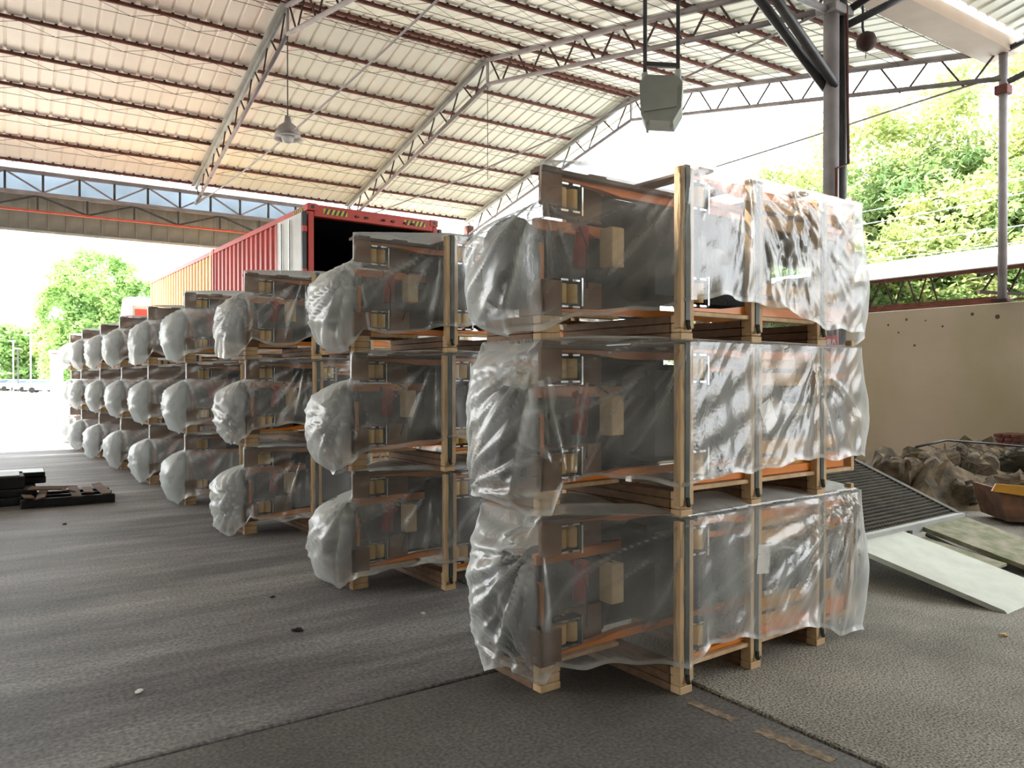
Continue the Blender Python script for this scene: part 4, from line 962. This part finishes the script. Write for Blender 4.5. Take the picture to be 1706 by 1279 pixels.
# rubble behind
gx, gy = 34, 22; mv = []; mf = []; rd = np.random.RandomState(3); hn = rd.rand(gx+1, gy+1)
for a_ in range(gx+1):
    for c_ in range(gy+1):
        x = 4.7+a_*4.1/gx; y = 9.2+c_*2.4/gy; e_ = min(1, a_/4, (gx-a_)/4, c_/5, (gy-c_)/3)
        mv.append((x, y, -.03+e_*(.28+.16*math.sin(x*3+y)+.10*math.sin(x*7-y*5)+.14*hn[a_, c_])))
for a_ in range(gx):
    for c_ in range(gy): k = a_*(gy+1)+c_; mf.append((k, k+gy+1, k+gy+2, k+1))
me = bpy.data.meshes.new('dirt_heap'); me.from_pydata(mv, [], mf); me.materials.append(M['rock']); me.update()
o = link('dirt_heap', me); tag(o, 'low brown dirt heap under the rocks at the wall foot', 'dirt heap', 'rubble heap by the wall')
rk = [(5.6, 10.3, .42, .30, .34, 'rock'), (6.2, 10.4, .5, .35, .36, 'rock'), (6.9, 10.3, .48, .3, .33, 'rockdark'), (7.5, 10.5, .5, .35, .32, 'rockdark'), (5.1, 10.0, .28, .25, .30, 'rock'), (6.4, 9.7, .35, .3, .22, 'rock'), (7.0, 9.5, .3, .25, .2, 'rockdark'), (8.0, 9.9, .4, .3, .3, 'rockdark'), (5.6, 9.5, .25, .2, .18, 'rock'), (7.35, 9.75, .33, .25, .3, 'rockdark'), (8.2, 10.8, .4, .3, .33, 'rock'), (6.6, 10.9, .4, .3, .38, 'rock')]
rl = ['large tan boulder behind the ramp', 'broad brown boulder in the rubble middle', 'dark boulder right of the rubble middle', 'mossy dark boulder under the wall', 'squarish stone behind the ramp leg', 'low brown rock in front of the rubble', 'small dark rock beside the rusty bin', 'dark rock at the far right of the rubble', 'small tan stone at the rubble front', 'angular dark rock behind the rusty bin', 'brown rock beside the brick stack', 'rear brown rock against the wall']
for k, (x, y, rx, ry, rz_, mk) in enumerate(rk):
    b = MB(); b.blob((0, 0, rz_*.95), (rx*.8, ry*.8, rz_*.85), 100+k, 18, 12, .24, .62)
    o = part('rubble_rock', b, M[mk], None, (x, y, 0), k*1.3); tag(o, rl[k], 'rock', 'rubble heap by the wall')
# twigs and roots over the rubble
b = MB(); rd = random.Random(5)
for k in range(60):
    x = 5.4+rd.random()*2.6; y = 9.6+rd.random()*1.0; z = .35+rd.random()*.3; a_ = rd.uniform(0, 6.28); L = .15+rd.random()*.4
    b.tube([(x, y, z), (x+L*.5*math.cos(a_), y+L*.4*math.sin(a_), z+.07), (x+L*math.cos(a_), y+L*.8*math.sin(a_), z-.05)], .006, 4, False)
o = part('dead_twigs', b, M['rock'], None); tag(o, 'tangle of dry twigs over the rubble heap', 'twigs', None, 'stuff')
b = MB(); b.tube([(5.0, 9.5, .75), (5.6, 9.9, .80), (6.3, 10.1, .74), (7.2, 10.0, .66), (7.9, 9.6, .45)], .015, 6); b.smooth = True
o = part('black_hose', b, M['black'], None); tag(o, 'thin black hose lying over the rubble heap', 'hose')
# rusty bin
bp = Vector((5.85, 8.55, 0))
t = thing('rusty_trough', 'rusty bent steel trough lying right of the ramp', 'trough', (bp.x, bp.y, 0), math.radians(-8))
b = MB(); b.prism([(-.55, .40), (-.45, .05), (1.0, .02), (1.1, .42), (1.06, .42), (.96, .06), (-.42, .09), (-.51, .40)], -.3, .3); part('shell', b, M['rustbin'], t)
b = MB(); b.prism([(-.55, .40), (-.45, .05), (1.0, .02), (1.1, .42)], -.32, -.30); part('front_plate', b, M['rustbin'], t)
b = MB(); b.prism([(-.62, .38), (-.05, .30), (.05, .05), (.12, .05), (.02, .42), (-.58, .46)], -.35, -.325); part('bent_strip', b, M['ochre'], t, label='ochre bent strip')
# brick stack at the right edge
bk = Vector((7.93, 11.98, 0))
t = thing('brick_stack', 'dark red brick stack against the wall at the right edge', 'bricks', (bk.x, bk.y, 0), AB)
b = MB(); b.box(0, .24, 0, .11, 0, .055, .004); bm_ = b.mesh('brick', M['brick'])
for r in range(12):
    for c in range(3):
        for d_ in range(2):
            link('brick', bm_, t, (d_*.25+random.uniform(-.008, .008), c*.12+(.03 if r % 2 else 0)+random.uniform(-.004, .004), r*.06))

# ================================================================== NEIGHBOUR SHED, CABLES
t = thing('neighbour_shed', 'low open shed with pale blue roof beyond the cream wall', 'shed', (0, 0, .66), AB)
b = MB()
def ns_roof(x, y): return 3.62 + (x-17.0)*.22
n = 46
for k in range(n):
    y0 = -6+k*.5; b.prism([(17.0, 3.50), (23.5, 4.65), (23.5, 4.60), (17.0, 3.45)], y0+.02, y0+.34); b.prism([(17.0, 3.46), (23.5, 4.61), (23.5, 4.58), (17.0, 3.43)], y0+.34, y0+.52)
part('roof_panel', b, M['shedroof'], t)
b = MB(); b.box(16.9, 17.02, -6, 17.0, 3.22, 3.46, .01); part('fascia_gutter', b, M['steel_light'], t)
for x, z in ((17.1, 3.3), (19.5, 3.7), (22.5, 4.25)):
    b = MB(); b.bar((x, -6, z-.1), (x, 17, z-.1), .08); part('purlin', b, M['rust'], t)
for y in (-4, 0, 4, 8, 12, 16):
    b = MB(); b.bar((17.1, y, 3.1), (23.3, y, 4.3), .07); b.bar((17.1, y, 2.75), (23.3, y, 3.0), .06)
    for k in range(5): b.bar((17.3+k*1.2, y, 2.78+k*.05), (17.9+k*1.2, y, 3.25+k*.22), .035); b.bar((17.9+k*1.2, y, 3.25+k*.22), (18.5+k*1.2, y, 2.85+k*.05), .035)
    part('truss', b, M['rustdark'], t)
for y in (-4, 4.6, 12):
    b = MB(); b.tube([(17.2, y, -.66), (17.2, y, 3.2)], .13, 14); part('post', b, M['white'], t, smooth=True)
b = MB(); b.box(23.2, 23.4, -6, 17, -.66, 2.0); part('back_wall', b, M['clad'], t)
b = MB(); b.bar((14.05, 4.0, 2.9), (14.05, 8.9, 2.93), .03); b.bar((14.3, 6.2, 2.95), (14.3, 8.9, 2.95), .1, .12)
part('scrap_rail', b, M['rust'], t, (0, 0, -.66))
def cable(p, q, sag, label, r=.013):
    pts = [Vector(p)+(Vector(q)-Vector(p))*k/16 - Vector((0, 0, sag*4*(k/16)*(1-k/16))) for k in range(17)]
    b = MB(); b.tube(pts, r, 5); b.smooth = True; o = part('overhead_cable', b, M['cable'], None); tag(o, label, 'cable', 'overhead cables before the trees')
cable((4.0, 20, 5.3), (16.5, 17, 7.6), .5, 'uppermost thin overhead cable crossing in front of the trees', .012)
cable((6.0, 20, 5.15), (16.0, 17, 6.9), .25, 'thick pale overhead cable in front of the trees, second from top')
cable((6.5, 20, 4.85), (16.0, 17, 5.9), .25, 'pale overhead cable in front of the trees, third from top', .014)
cable((6.5, 20, 4.55), (16.0, 17, 5.55), .3, 'lowest pale overhead cable just above the shed roof')

# ================================================================== TREES
def leaves(lobes, n, size, seed):
    rd = np.random.RandomState(seed); w = np.array([l[3]*l[4]*l[5] for l in lobes])**.67; w = w/w.sum()
    idx = rd.choice(len(lobes), n, p=w); L = np.array(lobes)[idx]
    d = rd.normal(size=(n, 3)); d /= np.linalg.norm(d, axis=1)[:, None]
    # clumps: pull directions to clump centres
    ncl = 90; cc = rd.normal(size=(len(lobes), ncl, 3)); cc /= np.linalg.norm(cc, axis=2)[:, :, None]
    ci = rd.randint(0, ncl, n); dc = cc[idx, ci]; rr = .78 + .26*rd.rand(len(lobes), ncl)[idx, ci]
    c = L[:, :3] + dc*L[:, 3:6]*rr[:, None] + rd.normal(size=(n, 3))*L[:, 3:6].mean(1)[:, None]*.10
    a = rd.normal(size=(n, 3)); a[:, 2] *= .6; a /= np.linalg.norm(a, axis=1)[:, None]
    b_ = np.cross(a, rd.normal(size=(n, 3))); b_ /= np.linalg.norm(b_, axis=1)[:, None]
    s = size*(.6+.8*rd.rand(n))[:, None]
    V = np.stack([c-a*s, c+b_*s*.42, c+a*s, c-b_*s*.42], 1).reshape(-1, 3)
    return V
def tree(name, loc, lobes, n, size, seed, mk, label, group, trunk_r=.18, mk2=None):
    t = thing(name, label, 'tree', loc, 0, group)
    V = leaves(lobes, n, size, seed); me = bpy.data.meshes.new('crown')
    k = len(V)//4; me.vertices.add(len(V)); me.vertices.foreach_set('co', V.astype(np.float32).ravel())
    me.loops.add(4*k); me.loops.foreach_set('vertex_index', np.arange(4*k, dtype=np.int32))
    me.polygons.add(k); me.polygons.foreach_set('loop_start', np.arange(0, 4*k, 4, dtype=np.int32)); me.polygons.foreach_set('loop_total', np.full(k, 4, dtype=np.int32))
    me.materials.append(M[mk])
    if mk2: me.materials.append(M[mk2]); me.polygons.foreach_set('material_index', (np.random.RandomState(seed).rand(k) < .35).astype(np.int32))
    me.update(calc_edges=True); link('crown', me, t, kind='stuff')
    zc = sum(l[2] for l in lobes)/len(lobes)
    b = MB(); b.tube([(0, 0, 0), (.1, .05, zc*.4), (0, 0, zc)], [trunk_r, trunk_r*.8, trunk_r*.4], 9)
    part('trunk', b, M['bark'], t, smooth=True)
    for q, l in enumerate(lobes[:6]):
        b = MB(); b.tube([(.05, 0, zc*.45), ((l[0])*.5, l[1]*.5, (zc*.45+l[2])*.52), (l[0], l[1], l[2])], [trunk_r*.5, trunk_r*.35, trunk_r*.15], 6); part('branch', b, M['bark'], t, smooth=True)
    return t
# trees beyond the wall at the right (x, depth, top height, spread)
spec = [(10.5, 30, 9.6, 4.0), (14.5, 31, 12.2, 4.4), (19.3, 30, 14.6, 4.6), (15.5, 25.5, 8.4, 4.0), (19.5, 25, 11.5, 4.2), (25.0, 29, 14.8, 5.0), (11.0, 26.5, 6.6, 3.2), (23.5, 24, 9.0, 4.4)]
nm_ = ['low leftmost broadleaf tree beyond the wall, tops against the sky', 'mid height tree behind the thick column', 'tallest tree right of the thick column', 'lower bushy tree in front, above the nearest stack', 'dense tree between the thick and the thin column', 'tall tree at the right edge behind the thin column', 'small tree at the left foot of the grove', 'low front tree right of the thin column']
for k, (x, y, h, r) in enumerate(spec):
    rd = random.Random(k+3); lobes = [(0, 0, h-r*.75, r*.72, r*.7, r*.72)]
    for q in range(7):
        a_ = q*0.9+rd.random(); lobes.append((r*.62*math.cos(a_), r*.5*math.sin(a_), h-r*(.8+.9*rd.random()), r*.5, r*.5, r*.48))
    zz = h-r*1.9
    while zz > 1.0: lobes.append((rd.uniform(-.4, .4)*r, 0, zz, r*.75, r*.6, r*.5)); zz -= r*.7
    tree('broadleaf_tree', (x, y, 0), lobes, 60000, .125, 10+k, 'leaf', nm_[k], 'trees beyond the cream wall', .22, 'leafy')
# left tree and hedge trees far across the yard
tree('broadleaf_tree', (-30.3, 56, 0), [(0, 0, 8.6, 2.8, 2.8, 2.3), (-1.8, 0, 6.6, 2.3, 2.3, 2.3), (2.6, 0, 6.8, 2.1, 2.1, 2.2), (.3, 0, 4.6, 3.0, 2.6, 2.2), (3.3, 0, 4.4, 1.6, 1.8, 2.2), (-1.5, 0, 2.8, 2.4, 2.2, 2.0), (2.4, 0, 2.5, 2.4, 2.2, 1.9)], 40000, .17, 31, 'leaff', 'large bright tree across the yard left of the container', 'trees across the yard')
for k, (x, y, h, mk) in enumerate([(-75, 104, 8.6, 'leaff'), (-69, 102, 9.0, 'leaff'), (-63, 104, 9.2, 'leaff'), (-57, 100, 8.8, 'leafy'), (-52, 100, 8.5, 'leafy'), (-45, 104, 8.0, 'leaff'), (-38, 104, 8.0, 'leaff'), (-30, 100, 9.5, 'leaff')]):
    lobes = [(0, 0, h-2.6, 3.4, 3, 2.6), (2.2, 0, h-3.4, 2.6, 2.6, 2.4), (-2.2, 0, h-3.2, 2.6, 2.6, 2.4), (0, 0, 2.4, 3.8, 3, 2.2)]
    tree('broadleaf_tree', (x, y, 0), lobes, 6000, .42, 50+k, mk, ['far bushy tree at the left picture edge', 'second far bushy tree from the left edge', 'third far bushy tree from the left edge', 'yellowish far tree above the white cars', 'yellow leaved far tree beside the ninth stack', 'far green tree behind the large bright tree', 'far green tree left of the truck tractor', 'far green tree showing over the container'][k], 'trees across the yard', .2)

# ================================================================== FAR YARD: CARS, LAMP POSTS
def car_meshes():
    m = {}
    b = MB(); b.prism([(-2.1, .35), (-2.15, .75), (-1.9, .92), (-1.2, 1.0), (-.7, 1.42), (.7, 1.47), (1.4, 1.05), (2.05, .9), (2.15, .6), (2.1, .3)], -.85, .85); m['body'] = b.mesh('body', M['carwhite'])
    b = MB(); b.prism([(-1.1, 1.0), (-.66, 1.36), (.66, 1.41), (1.25, 1.04)], -.87, .87); m['win'] = b.mesh('side_window', M['glass'])
    b = MB(); b.lathe([(.1, -.1), (.3, -.11), (.33, -.05), (.33, .05), (.3, .11), (.1, .1)], (0, 0, 0), 16, 'y'); m['wh'] = b.mesh('wheel', M['tyre'])
    return m
KM = car_meshes()
cl_ = ['white parked car at the left picture edge', 'second white parked car from the left edge', 'third white parked car from the left edge', 'fourth white parked car, before the far lamp post', 'white parked car nearest the ninth stack']
for k, (px_, y) in enumerate([(12, 100), (30, 97), (46, 94), (62, 90), (80, 84)]):
    x = (px_-853)/1280*y
    t = thing('parked_car', cl_[k], 'car', (x, y, 0), [.5, .4, .5, .4, .3][k], 'white cars parked across the yard')
    link('body', KM['body'], t); link('side_window', KM['win'], t)
    for wx in (-1.35, 1.35):
        for wy in (-.76, .76): link('wheel', KM['wh'], t, (wx, wy, .33))
for k, (px_, y, h) in enumerate([(22, 92, 6.0), (30, 90, 5.0), (51, 88, 6.5)]):
    x = (px_-853)/1280*y
    t = thing('lamp_post', ['thin pale lamp post above the parked cars, leftmost', 'short dark lamp post above the parked cars', 'tall pale lamp post above the parked cars, rightmost'][k], 'lamp post', (x, y, 0), 0, 'lamp posts across the yard')
    b = MB(); b.tube([(0, 0, 0), (0, 0, h)], .08, 8); part('pole', b, M['steel_dark'] if k == 1 else M['steel_light'], t)
    b = MB(); b.box(-.5, .3, -.12, .12, h, h+.12, .01); part('lamp_head', b, M['steel_light'], t)
t = thing('gate_post', 'grey gate post in the yard left of the ninth stack', 'post', (-16.3, 27.5, 0), AB)
b = MB(); b.box(-.2, .2, -.2, .2, 0, 2.5, .02); part('shaft', b, M['steel'], t)
b = MB(); b.box(-.25, .25, -.25, .25, 2.5, 2.6, .02); part('cap', b, M['cream'], t)
